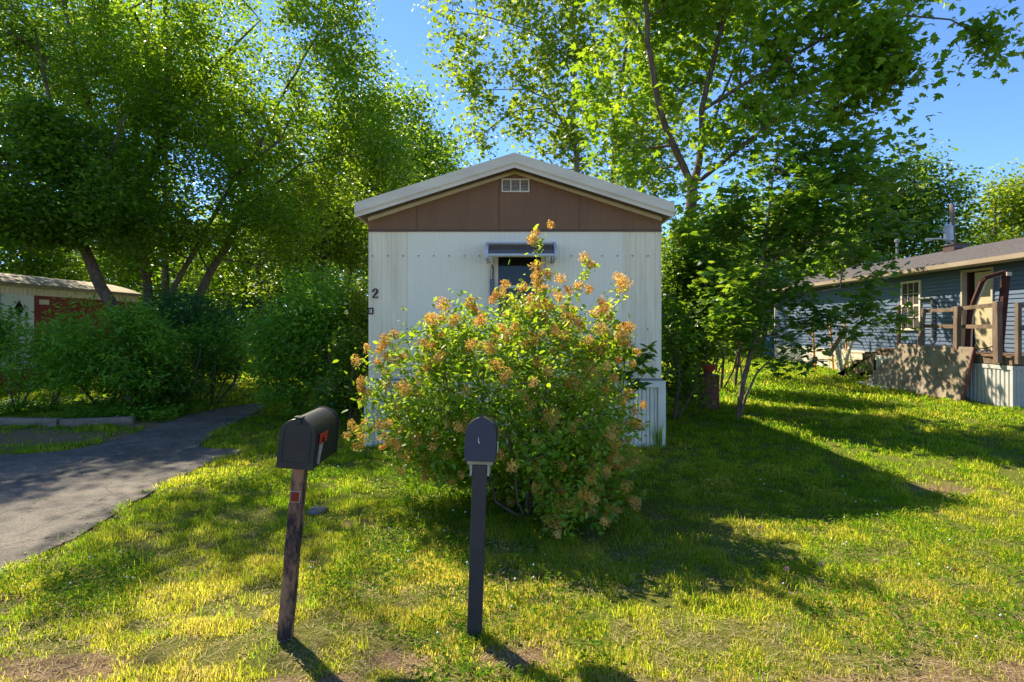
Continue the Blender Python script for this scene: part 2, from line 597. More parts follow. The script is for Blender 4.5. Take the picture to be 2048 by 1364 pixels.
def driveway():
    bm = bmesh.new()
    rng = random.Random(3)
    pts = []
    n = len(DRIVE)
    for i in range(n):
        a, b = Vector(DRIVE[i]), Vector(DRIVE[(i + 1) % n])
        k = max(1, int((b - a).length / .12))
        for q in range(k):
            p = a.lerp(b, q / k)
            pts.append((p.x + rng.uniform(-.022, .022), p.y + rng.uniform(-.022, .022), .004))
    f = bm.faces.new([bm.verts.new(p) for p in pts])
    r = bmesh.ops.extrude_face_region(bm, geom=[f])
    for v in [g for g in r['geom'] if isinstance(g, bmesh.types.BMVert)]: v.co.z = -.06
    bmesh.ops.recalc_face_normals(bm, faces=bm.faces)
    me = bpy.data.meshes.new('driveway')
    bm.to_mesh(me)
    o = bpy.data.objects.new('driveway', me)
    C.objects.link(o)
    m, t, b = nodes('asphalt')
    big = ramp(t, noise(t, 1.1, 5, .6), [(.3, (.085, .07, .052)), (.7, (.18, .145, .108))])
    grit = ramp(t, noise(t, 45, 8, .9), [(.38, (.28, .28, .29)), (.52, (1, 1, 1)), (.64, (1.9, 1.8, 1.65))])
    worn = mixc(t, 1.0, big, grit, 'MULTIPLY')
    vo = t.nodes.new('ShaderNodeTexVoronoi')
    vo.feature = 'DISTANCE_TO_EDGE'
    vo.inputs['Scale'].default_value = .75
    tc = t.nodes.new('ShaderNodeTexCoord')
    wob = t.nodes.new('ShaderNodeTexNoise')
    wob.inputs['Scale'].default_value = 2.5
    t.links.new(tc.outputs['Object'], wob.inputs['Vector'])
    ad = t.nodes.new('ShaderNodeVectorMath')
    ad.operation = 'MULTIPLY_ADD'
    ad.inputs[1].default_value = (.5, .5, .5)
    t.links.new(wob.outputs['Color'], ad.inputs[0])
    t.links.new(tc.outputs['Object'], ad.inputs[2])
    t.links.new(ad.outputs[0], vo.inputs['Vector'])
    cr = ramp(t, vo.outputs['Distance'], [(.0, (.25, .22, .2)), (.012, (.9, .9, .9)), (.02, (1, 1, 1))])
    worn = mixc(t, .8, worn, cr, 'MULTIPLY')
    stain = ramp(t, noise(t, 3.2, 4, .6), [(.42, (.55, .54, .54)), (.55, (1, 1, 1))])
    t.links.new(mixc(t, .7, worn, stain, 'MULTIPLY'), b.inputs['Base Color'])
    b.inputs['Roughness'].default_value = .85
    bn = t.nodes.new('ShaderNodeBump')
    bn.inputs['Strength'].default_value = .7
    bn.inputs['Distance'].default_value = .006
    t.links.new(noise(t, 130, 4, .75), bn.inputs['Height'])
    t.links.new(bn.outputs[0], b.inputs['Normal'])
    me.materials.append(m)
    tag(o, kind='structure')


driveway()


def grass_field(name, x, y, h, w, tint, rng, label):
    n = len(x)
    z = gz(x, y) - .015
    az = rng.uniform(0, 2 * np.pi, n)
    lean = rng.uniform(.1, .75, n) * h
    dx, dy = np.cos(az), np.sin(az)
    wx, wy = -dy, dx
    ro = rng.uniform(-.9, .9, n)
    wx, wy = wx * np.cos(ro) - wy * np.sin(ro), wx * np.sin(ro) + wy * np.cos(ro)
    V = np.empty((n, 5, 3))
    P = np.stack([x, y, z], 1)
    Wv = np.stack([wx * w / 2, wy * w / 2, np.zeros(n)], 1)
    mid = P + np.stack([dx * lean * .35, dy * lean * .35, h * .6], 1)
    tip = P + np.stack([dx * lean, dy * lean, h * rng.uniform(.75, 1, n)], 1)
    V[:, 0], V[:, 1] = P - Wv, P + Wv
    V[:, 2], V[:, 3] = mid + Wv * .8, mid - Wv * .8
    V[:, 4] = tip
    idx = (np.arange(n)[:, None] * 5 + np.array([0, 1, 2, 3, 3, 2, 4])[None, :]).ravel()
    o = np_mesh(name, V.reshape(-1, 3), idx, np.tile([4, 3], n), M['grass'], None, np.repeat(np.clip(tint, 0, 1), 5))
    return tag(o, label, 'grass', None, 'stuff')


HOUSE = (-2.065, 2.15, 8.19, 20.6)


def lawn():
    rng = np.random.default_rng(11)
    X, Y, H, WD = [], [], [], []
    # (depth from, to, blades per m2, height, width)
    for d0, d1, dens, h, w in ((1.9, 3.4, 19000, .042, .0032), (3.4, 4.4, 14000, .046, .0038), (4.4, 5.8, 8500, .05, .0045), (5.8, 8, 4200, .055, .007), (8, 13, 1700, .065, .011), (13, 30, 560, .09, .022)):
        x0, x1 = -min(1.02 * d1 + .4, 22), min(1.02 * d1 + .4, 15)
        n = int((x1 - x0) * (d1 - d0) * dens)
        x, y = rng.uniform(x0, x1, n), rng.uniform(d0, d1, n)
        k = np.abs(x) < y * 1.0 + .6
        X.append(x[k]); Y.append(y[k])
        H.append(np.full(k.sum(), h)); WD.append(np.full(k.sum(), w))
    x, y, h, w = map(np.concatenate, (X, Y, H, WD))
    big, mid, fine = vnoise(x, y, .55), vnoise(x + 9, y, 1.9), vnoise(x, y + 4, 6.5)
    keep = ~inside(x + (vnoise(x, y, 7) - .5) * .16 + .07, y + (vnoise(x + 5, y, 7) - .5) * .14 - .05, DRIVE)
    keep &= ~((x > HOUSE[0] - .02) & (x < HOUSE[1] + .02) & (y > HOUSE[2] - .02) & (y < HOUSE[3]))
    keep &= ~((x > 11.6) & (y > 7))
    b = bare_mask(x, y)
    keep &= rng.random(len(x)) > b * .96
    thin = np.clip((fine - .30) * 3.0 + mid * .5, .12, 1)
    keep &= rng.random(len(x)) < thin
    # worn strip by the road
    keep &= rng.random(len(x)) < np.clip(.45 + (y - 2.4) * .8, .35, 1)
    near = np.clip((4.7 - y) / 2.2, 0, 1)
    back = np.clip((y - 6.5) / 3, 0, 1)
    tint = .16 + .24 * np.clip((big - .35) * 1.6, -.3, 1) + .42 * np.clip(mid - .45, -.4, 1) + .10 * near + rng.normal(size=len(x)) * .19 - .16 * back + .34 * (vnoise(x + 3, y + 8, 4.2) - .5) + .07 * np.clip((7 - y) / 2, 0, 1)
    tint += (rng.random(len(x)) < .12) * .45
    tall = np.clip(.62 + (fine - .4) * 1.1 + (mid - .45) * .8, .45, 1.6)
    h = h * tall * rng.uniform(.5, 1.35, len(x))
    h = np.where(rng.random(len(x)) < .012, h * 2.0, h)
    x, y, h, w, tint = (q[keep] for q in (x, y, h, w, tint))
    # coarse tufts
    nt_ = 620
    tx, ty = rng.uniform(-6, 6, nt_), 2.3 + 6.2 * rng.random(nt_) ** 1.3
    q = (np.abs(tx) < ty + .3) & ~inside(tx, ty, DRIVE) & (bare_mask(tx, ty) < .4)
    tx, ty = tx[q], ty[q]
    ks = rng.integers(10, 38, len(tx))
    rx = np.repeat(rng.uniform(.02, .07, len(tx)), ks)
    ux, uy = np.repeat(tx, ks) + rng.normal(size=ks.sum()) * rx, np.repeat(ty, ks) + rng.normal(size=ks.sum()) * rx
    hh = np.repeat(rng.uniform(.06, .13, len(tx)), ks) * rng.uniform(.5, 1.15, ks.sum())
    tt = np.repeat(rng.uniform(-.1, .42, len(tx)), ks) + rng.normal(size=ks.sum()) * .08
    x, y, h, w, tint = (np.concatenate(p_) for p_ in ((x, ux), (y, uy), (h, hh), (w, np.full(len(ux), .0042)), (tint, tt)))
    grass_field('grass', x, y, h, w, tint, rng, 'short uneven yellow green lawn grass covering the yard')
    # dead straw lying between the blades
    n = 60000
    x, y = rng.uniform(-5.2, 5.2, n), rng.uniform(1.9, 5.4, n)
    k = (np.abs(x) < y + .4) & ~inside(x, y, DRIVE) & (rng.random(n) < np.clip(1.3 - (y - 2.2) * .3, .2, 1)) & (vnoise(x, y, 2.3) > .25)
    x, y = x[k], y[k]
    an = rng.uniform(0, 6.28, len(x))
    Pn = np.stack([x, y, rng.uniform(-.004, .02, len(x))], 1)
    o = leaf_mesh('straw', Pn, .045, 'straw', M['thatch'], None, rng, .92, None, np.stack([np.cos(an), np.sin(an), .4 + an * 0], 1) * 3)
    tag(o, 'dead pale straw lying flat among the grass near the road', 'straw', None, 'stuff')
    # clover
    n = 60000
    x, y = rng.uniform(-5.5, 4.5, n), rng.uniform(2.5, 6.8, n)
    q = vnoise(x + 31, y + 7, 1.1) * .6 + vnoise(x, y + 50, 3.2) * .4
    k = (rng.random(n) < np.clip((q - .42) * 3.2, 0, .75)) & (rng.random(n) < np.where(x < -.2, 1, .55)) & (np.abs(x) < y + .3) & ~inside(x, y, DRIVE) & (bare_mask(x, y) < .3)
    x, y = x[k], y[k]
    n = len(x)
    P = np.stack([x, y, rng.uniform(.02, .055, n)], 1)
    P3 = np.repeat(P, 3, 0)
    ang = np.tile([0, 2.09, 4.19], n) + np.repeat(rng.uniform(0, 6.28, n), 3)
    ax = np.stack([np.cos(ang), np.sin(ang), np.full(3 * n, .35)], 1)
    o = leaf_mesh('clover', P3, .021, 'oval', M['clover'], None, rng, .6, None, ax * 3)
    tag(o, 'low patches of three leaved clover growing through the lawn', 'clover', None, 'stuff')
    # blossoms of white clover
    k = rng.choice(n, 70, replace=False)
    V, I, SZ = [], [], []
    T = np.array([(0, 0, 1), (1, 0, 0), (0, 1, 0), (-1, 0, 0), (0, -1, 0), (0, 0, -1)]) * .009
    fa = [(0, 1, 2), (0, 2, 3), (0, 3, 4), (0, 4, 1), (5, 2, 1), (5, 3, 2), (5, 4, 3), (5, 1, 4)]
    for q, i in enumerate(k):
        V.append(T + P[i] + np.array([0, 0, .03]))
        I += [6 * q + c for f in fa for c in f]
        SZ += [3] * 8
    o = np_mesh('clover_blossom', np.concatenate(V), np.array(I), SZ, paint('clover_white', (.75, .72, .66)), None)
    tag(o, 'tiny white clover blossoms scattered over the lawn', 'blossoms', None, 'stuff')


lawn()

# ------------------------------------------------------------------ the white and brown mobile home
M['white_siding'] = paint('white_siding', (.93, .78, .57), (.86, .715, .515), 1.6, .45, .4, .12, 5, stretch=(1.6, 1, .35), lo=.4, hi=.8)
M['cream_siding'] = paint('cream_siding', (.92, .75, .51), (.66, .48, .29), 1.5, .5, .4, stretch=(4, 1, .5), lo=.42, hi=.85)
M['white_trim'] = paint('white_trim', (.86, .75, .60), (.68, .58, .45), 3, .4, .4)
M['fascia'] = paint('fascia', (.76, .61, .43), (.62, .485, .34), 2, .35, .5, stretch=(.6, 1, 3))
M['brown_siding'] = paint('brown_siding', (.23, .10, .030), (.19, .08, .024), 1.5, .5, .4, stretch=(3, 1, .5))
M['soffit'] = paint('soffit', (.20, .14, .10), (.11, .08, .06), 5, .6)
M['roof_metal'] = paint('roof_metal', (.55, .54, .52), (.42, .40, .38), 2, .4)
M['glass'] = paint('glass', (.012, .013, .012), (.02, .02, .018), 2, .05, .3)
M['black_metal'] = paint('black_metal', (.014, .012, .016), (.036, .03, .03), 16, .44, .5, .12, 70, lo=.5, hi=.72)
M['black_post'] = paint('black_post', (.022, .021, .033), (.032, .03, .042), 9, .45, .5, .1, 70)
M['screw'] = paint('screw', (.06, .05, .05))
M['blue_trim'] = paint('blue_trim', (.60, .57, .56), (.50, .48, .48), 6, .35)
M['smoke_sheet'] = paint('smoke_sheet', (.13, .10, .07), (.085, .066, .046), 9, .25, .6, stretch=(.4, 1, 4))
M['iron'] = paint('iron', (.03, .03, .035))

hx0, hx1, hy, hyb = HOUSE
hc = (hx0 + hx1) / 2
Z_B, Z_L, Z_E, Z_P = .966, 3.096, 3.27, 3.95
home = empty('mobile_home', (hc, hy, 0), 'white and brown mobile home with corrugated siding and low gable roof behind the flowering bush', 'mobile home')


def wall_profile(x0, x1, y, pitch, depth, style):
    pts = [(x0, y, 0)]
    n = max(1, round((x1 - x0) / pitch))
    p = (x1 - x0) / n
    for i in range(n):
        a = x0 + i * p
        if style == 'rib':
            pts += [(a + p * .30, y, 0), (a + p * .36, y + depth, 0), (a + p * .42, y, 0), (a + p * .86, y, 0), (a + p * .90, y + depth * .6, 0), (a + p * .94, y, 0)]
        else:
            pts += [(a + p * .35, y, 0), (a + p * .5, y - depth, 0), (a + p * .65, y, 0)]
    pts.append((x1, y, 0))
    return pts


def zed(pts, z): return [(a, b, z) for a, b, _ in pts]


xl, xr = hx0 + .565, hx1 - .565
for (a, b, st, pt, dp, mt) in ((hx0, xl, 'rib', .142, .007, 'cream_siding'), (xl, xr, 'wave', .0715, .0028, 'white_siding'), (xr, hx1, 'rib', .142, .007, 'cream_siding')):
    mb = MB()
    yo = hy - (.006 if st == 'wave' else 0)
    mb.strip(zed(wall_profile(a, b, yo, pt, dp, st), Z_B), (0, 0, Z_L - Z_B))
    mb.build('wall_panel', M[mt], home)
mb = MB()
mb.box(hx0, hx1, hy + .03, hyb, .05, Z_E - .02)
mb.build('body', M['white_siding'], home)
# rows of screws
for z, xs in ((2.73, [hx0 + .06 + k * .22 for k in range(19)]), (1.68, [hx0 + .36, hx0 + .56, hx1 - .42, hx1 - .2])):
    for x in xs:
        if abs(x - .1) < .5 and z > 2: continue
        MB().tube([(x, hy - .02, z), (x, hy + .005, z)], .009, 6).build('screw', M['screw'], home)
# brown gable
mb = MB()
prof = []
sl = (Z_P - Z_E) / (hx1 - hc)
n = 46
for i in range(n):
    x = hx0 + (hx1 - hx0) * i / n
    p = (hx1 - hx0) / n
    for q, dy in ((0, 0), (.42, 0), (.5, .0022), (.58, 0)):
        prof.append((x + p * q, hy - .012 + dy))
prof.append((hx1, hy - .012))
vs, fs = [], []
for (x, y) in prof:
    zt = Z_P - abs(x - hc) * sl
    vs += [(x, y, Z_L - .004), (x, y, zt)]
for i in range(len(prof) - 1): fs.append((2 * i, 2 * i + 2, 2 * i + 3, 2 * i + 1))
mb.add(vs, fs)
mb.build('gable_panel', M['brown_siding'], home)
mb = MB()
for f in (.165, .445, .72):
    x = hx0 + (hx1 - hx0) * f
    mb.box(x - .002, x + .002, hy - .018, hy - .012, Z_L + .01, Z_P - abs(x - hc) * sl - .05)
mb.box(hx0 - .004, hx1 + .004, hy - .028, hy - .004, Z_L - .018, Z_L + .012)
mb.build('gable_seam', paint('dark_brown', (.11, .045, .022)), home)
mb = MB()
for s in (-1, 1):
    e = hx0 if s < 0 else hx1
    mb.hexa([(hc, hy - .035, Z_P - .045), (e, hy - .035, Z_E - .045), (e, hy - .013, Z_E - .045), (hc, hy - .013, Z_P - .045)],
            [(hc, hy - .035, Z_P + .01), (e, hy - .035, Z_E + .01), (e, hy - .013, Z_E + .01), (hc, hy - .013, Z_P + .01)])
mb.build('gable_trim', M['fascia'], home)
# roof with rake boards: overhang to the front
RY = 7.9
rz_p, rz_e = 4.11, 3.415
rx0, rx1 = -2.18, 2.25
rc = .035
for s in (-1, 1):
    e = rx0 if s < 0 else rx1
    mb = MB()
    mb.hexa([(rc, RY, rz_p - .03), (e, RY, rz_e - .03), (e, hyb + .2, rz_e - .03), (rc, hyb + .2, rz_p - .03)],
            [(rc, RY, rz_p), (e, RY, rz_e), (e, hyb + .2, rz_e), (rc, hyb + .2, rz_p)])
    mb.build('roof', M['roof_metal'], home)
    # rake board: upper face, a lip and a lower band
    mb = MB()
    for (y0, za, zb) in ((RY - .03, -.125, .012), (RY - .018, -.14, -.12), (RY - .008, -.19, -.135)):
        mb.hexa([(rc, y0, rz_p + za), (e, y0, rz_e + za), (e, RY - .001, rz_e + za), (rc, RY - .001, rz_p + za)],
                [(rc, y0, rz_p + zb), (e, y0, rz_e + zb), (e, RY - .001, rz_e + zb), (rc, RY - .001, rz_p + zb)])
    # return along the eave
    mb.hexa([(e - s * .03, RY, rz_e - .17), (e, RY, rz_e - .17), (e, hyb, rz_e - .17), (e - s * .03, hyb, rz_e - .17)],
            [(e - s * .03, RY, rz_e - .035), (e, RY, rz_e - .035), (e, hyb, rz_e - .035), (e - s * .03, hyb, rz_e - .035)])
    mb.build('rake_board', M['fascia'], home)
    # soffit in short panels
    mb = MB()
    n = 16
    for i in range(n):
        a, b = i / n, (i + .93) / n
        p = lambda t, y, dz: (rc + (e - rc) * t, y, rz_p + (rz_e - rz_p) * t + dz)
        mb.hexa([p(a, RY, -.165), p(b, RY, -.165), p(b, hy - .036, -.165), p(a, hy - .036, -.165)],
                [p(a, RY, -.15), p(b, RY, -.15), p(b, hy - .036, -.15), p(a, hy - .036, -.15)])
    mb.build('soffit', M['soffit'], home)
# gable vent
vx, vz = at(1031, 372, hy).x, at(1031, 372, hy).z
v = MB()
w2, h2 = .20, .098
v.box(vx - w2, vx + w2, hy - .04, hy - .016, vz + h2 - .022, vz + h2).box(vx - w2, vx + w2, hy - .04, hy - .016, vz - h2, vz - h2 + .022)
for x in (-w2, -w2 / 3 - .009, w2 / 3 - .009, w2 - .018):
    v.box(vx + x, vx + x + .018, hy - .0395, hy - .016, vz - h2 + .022, vz + h2 - .022)
vent = v.build('gable_vent', M['fascia'], home)
v = MB()
for k in range(7):
    z = vz - h2 + .03 + k * .021
    v.hexa([(vx - w2 + .02, hy - .034, z), (vx + w2 - .02, hy - .034, z), (vx + w2 - .02, hy - .017, z + .012), (vx - w2 + .02, hy - .017, z + .012)],
           [(vx - w2 + .02, hy - .034, z + .003), (vx + w2 - .02, hy - .034, z + .003), (vx + w2 - .02, hy - .017, z + .015), (vx - w2 + .02, hy - .017, z + .015)])
v.build('louvre', paint('louvre', (.6, .52, .42)), vent)
# skirting
mb = MB()
mb.strip(zed(wall_profile(hx0 - .02, hx1 + .02, hy - .012, .115, .028, 'rib'), -.02), (0, 0, .88))
mb.build('skirting', M['white_trim'], home)
mb = MB()
mb.box(hx0 - .05, hx1 + .05, hy - .05, hy - .014, .855, .935)
mb.box(hx0 - .045, hx1 + .045, hy - .058, hy - .05, .845, .862)
for x in (hx0 - .052, hx1 - .055):
    mb.box(x, x + .107, hy - .047, hy - .0125, -.02, .854)
mb.build('skirting_cap', M['white_trim'], home)
mb = MB()
mb.box(hx0 - .01, hx1 + .01, hy - .026, hy + .02, .936, .968)
mb.build('bottom_rail', paint('grey_rail', (.24, .22, .20)), home)
# window
wl, wr = at(977, 0, hy).x, at(1101, 0, hy).x
wt, wb = at(0, 508, hy).z, at(0, 640, hy).z
y0 = hy - .055
mb = MB()
mb.box(wl, wl + .075, y0, hy - .014, wb, wt).box(wr - .075, wr, y0, hy - .014, wb, wt)
mb.box(wl + .075, wr - .075, y0, hy - .014, wt - .05, wt).box(wl + .075, wr - .075, y0, hy - .014, wb, wb + .05)
win = mb.build('window', M['white_trim'], home, .004)
mb = MB()
mb.box(wl + .081, wl + .14, y0 + .012, hy - .016, wb + .05, wt - .05).box(wr - .14, wr - .081, y0 + .012, hy - .016, wb + .05, wt - .05)
mb.box(wl + .14, wr - .14, y0 + .012, hy - .016, (wb + wt) / 2 - .02, (wb + wt) / 2 + .02)
mb.build('sash', M['fascia'], win)
mb = MB()
mb.box(wl + .138, wr - .138, hy - .03, hy - .02, wb + .05, wt - .05)
mb.build('pane', M['glass'], win)
# awning over the window
aw = empty('window_awning', (at(1043, 0, hy).x, hy - .3, 2.65), 'small smoked brown awning with pale blue end brackets over the front window', 'awning')
ax0, ax1 = at(973, 0, 7.7).x, at(1112, 0, 7.7).x
arc = []
for k in range(11):
    t = k / 10 * math.radians(78)
    arc.append((hy - .03 - .60 * math.sin(t), 2.605 + .29 * math.cos(t) * 1.0))
mb = MB()
mb.strip([(ax0 + .03, y, z) for y, z in arc], (ax1 - ax0 - .06, 0, 0))
mb.build('canopy', M['smoke_sheet'], aw, solid=.006)
for x in (ax0 - .012, ax1 - .026):
    mb = MB()
    prof = [(x, y, z + .018) for y, z in arc] + [(x, y, z - .035) for y, z in reversed(arc)]
    mb.extrude(prof, (.038, 0, 0))
    mb.box(x + .002, x + .036, hy - .05, hy - .0145, 2.62, 2.86)
    mb.bar((x + .019, hy - .05, 2.635), (x + .019, arc[-1][0] + .02, arc[-1][1] - .01), .03, .03)
    mb.build('bracket', M['blue_trim'], aw)
mb = MB()
mb.tube([(ax0 + .026, arc[-1][0] - .005, arc[-1][1]), (ax1 - .026, arc[-1][0] - .005, arc[-1][1])], .02, 8)
mb.build('front_bar', M['blue_trim'], aw)
mb = MB()
mb.box(ax0 + .026, ax1 - .026, hy - .05, hy - .0145, 2.885, 2.925)
mb.build('wall_rail', M['blue_trim'], aw)


def text(name, body, m, parent, loc, size, thick=.004, rot=(math.pi / 2, 0, 0), offset=0):
    cu = bpy.data.curves.new(name, 'FONT')
    cu.body = body
    cu.size = size
    cu.extrude = thick
    cu.offset = offset
    cu.align_x = 'CENTER'
    cu.align_y = 'CENTER'
    tmp = bpy.data.objects.new('tmp', cu)
    C.objects.link(tmp)
    dg = bpy.context.evaluated_depsgraph_get()
    me = bpy.data.meshes.new_from_object(tmp.evaluated_get(dg))
    bpy.data.objects.remove(tmp)
    o = bpy.data.objects.new(name, me)
    C.objects.link(o)
    me.materials.clear()
    me.materials.append(m)
    me.transform(Matrix.Translation(Vector(loc) - origin(parent)) @ Matrix.Rotation(rot[2], 4, 'Z') @ Matrix.Rotation(rot[0], 4, 'X'))
    o.parent = parent
    return o


nb = at(751, 587, hy)
# house number with heavy serifs
mb = MB()
cz, cxn = nb.z, nb.x
stroke = [(-.036, .034), (-.03, .05), (-.012, .064), (.01, .064), (.028, .05), (.03, .03), (.018, .008), (-.006, -.018), (-.03, -.046), (-.036, -.058)]
wd = [.009, .008, .008, .009, .012, .015, .015, .012, .009, .008]
for i in range(len(stroke) - 1):
    (a, b), (c, d) = stroke[i], stroke[i + 1]
    u = Vector((c - a, d - b)).normalized()
    n1 = Vector((-u.y, u.x))
    q = [(a + n1.x * wd[i], b + n1.y * wd[i]), (a - n1.x * wd[i], b - n1.y * wd[i]), (c - n1.x * wd[i + 1], d - n1.y * wd[i + 1]), (c + n1.x * wd[i + 1], d + n1.y * wd[i + 1])]
    mb.extrude([(cxn + x, hy - .016 - i * .0006, cz + z) for x, z in q], (0, .014, 0))
mb.extrude([(cxn + x, hy - .0225, cz + z) for x, z in ((-.038, -.066), (.036, -.066), (.04, -.036), (.032, -.05), (-.03, -.048))], (0, .02, 0))
mb.tube([(cxn - .029, hy - .024, cz + .033), (cxn - .029, hy, cz + .033)], .0135, 10)
tag(mb.build('house_number', paint('number_black', (.02, .018, .018)), None), 'black numeral two on the left edge of the white wall', 'house number')
pl = at(742, 622, hy)
mb = MB()
mb.box(pl.x - .032, pl.x + .036, hy - .02, hy - .001, pl.z - .048, pl.z + .048)
plq = mb.build('name_plate', paint('plate_red', (.07, .012, .014)), None, .003)
tag(plq, 'tiny dark red plate on the wall corner below the house number', 'plate')
mb = MB()
for q in ((-.016, -.006, -.03, .005), (.004, .018, -.03, .016), (-.016, .018, .012, .024)):
    mb.box(pl.x + q[0], pl.x + q[1], hy - .0235, hy - .0205, pl.z + q[2], pl.z + q[3])
mb.build('mark', M['white_trim'], plq)
# tube hanging beside the window
ht = at(984, 560, hy - .09)
hang = empty('hanging_tube', ht, 'slim grey tube hanging from a black hook left of the front window', 'hanging tube')
mb = MB()
mb.tube([(ht.x, ht.y, ht.z - .26), (ht.x, ht.y, ht.z - .25), (ht.x, ht.y, ht.z), (ht.x, ht.y, ht.z + .008)], [.02, .032, .032, .034], 12)
mb.build('tube', paint('tube_grey', (.10, .11, .13), (.05, .05, .06), 30, .3), hang, smooth=False)
mb = MB()
mb.tube([(ht.x, hy - .01, ht.z + .20), (ht.x, ht.y, ht.z + .21), (ht.x + .015, ht.y - .01, ht.z + .17), (ht.x + .01, ht.y, ht.z + .005)], .009, 6)
mb.tube([(ht.x, ht.y, ht.z + .2), (ht.x - .022, ht.y, ht.z + .12), (ht.x - .022, ht.y, ht.z)], .003, 5)
mb.build('hook', M['iron'], hang)

# ------------------------------------------------------------------ mailboxes
M['old_post'] = paint('old_post', (.34, .175, .10), (.045, .03, .03), 9, .85, .2, .6, 40, stretch=(1.2, 1.2, .5), lo=.40, hi=.56)
M['red_flag'] = paint('red_flag', (.55, .035, .015), (.42, .02, .01), 20, .4)
M['red_reflector'] = paint('red_reflector', (.22, .01, .012), (.16, .008, .01), 30, .3)
M['cream_wood'] = paint('cream_wood', (.45, .36, .27), (.33, .26, .19), 9, .7)


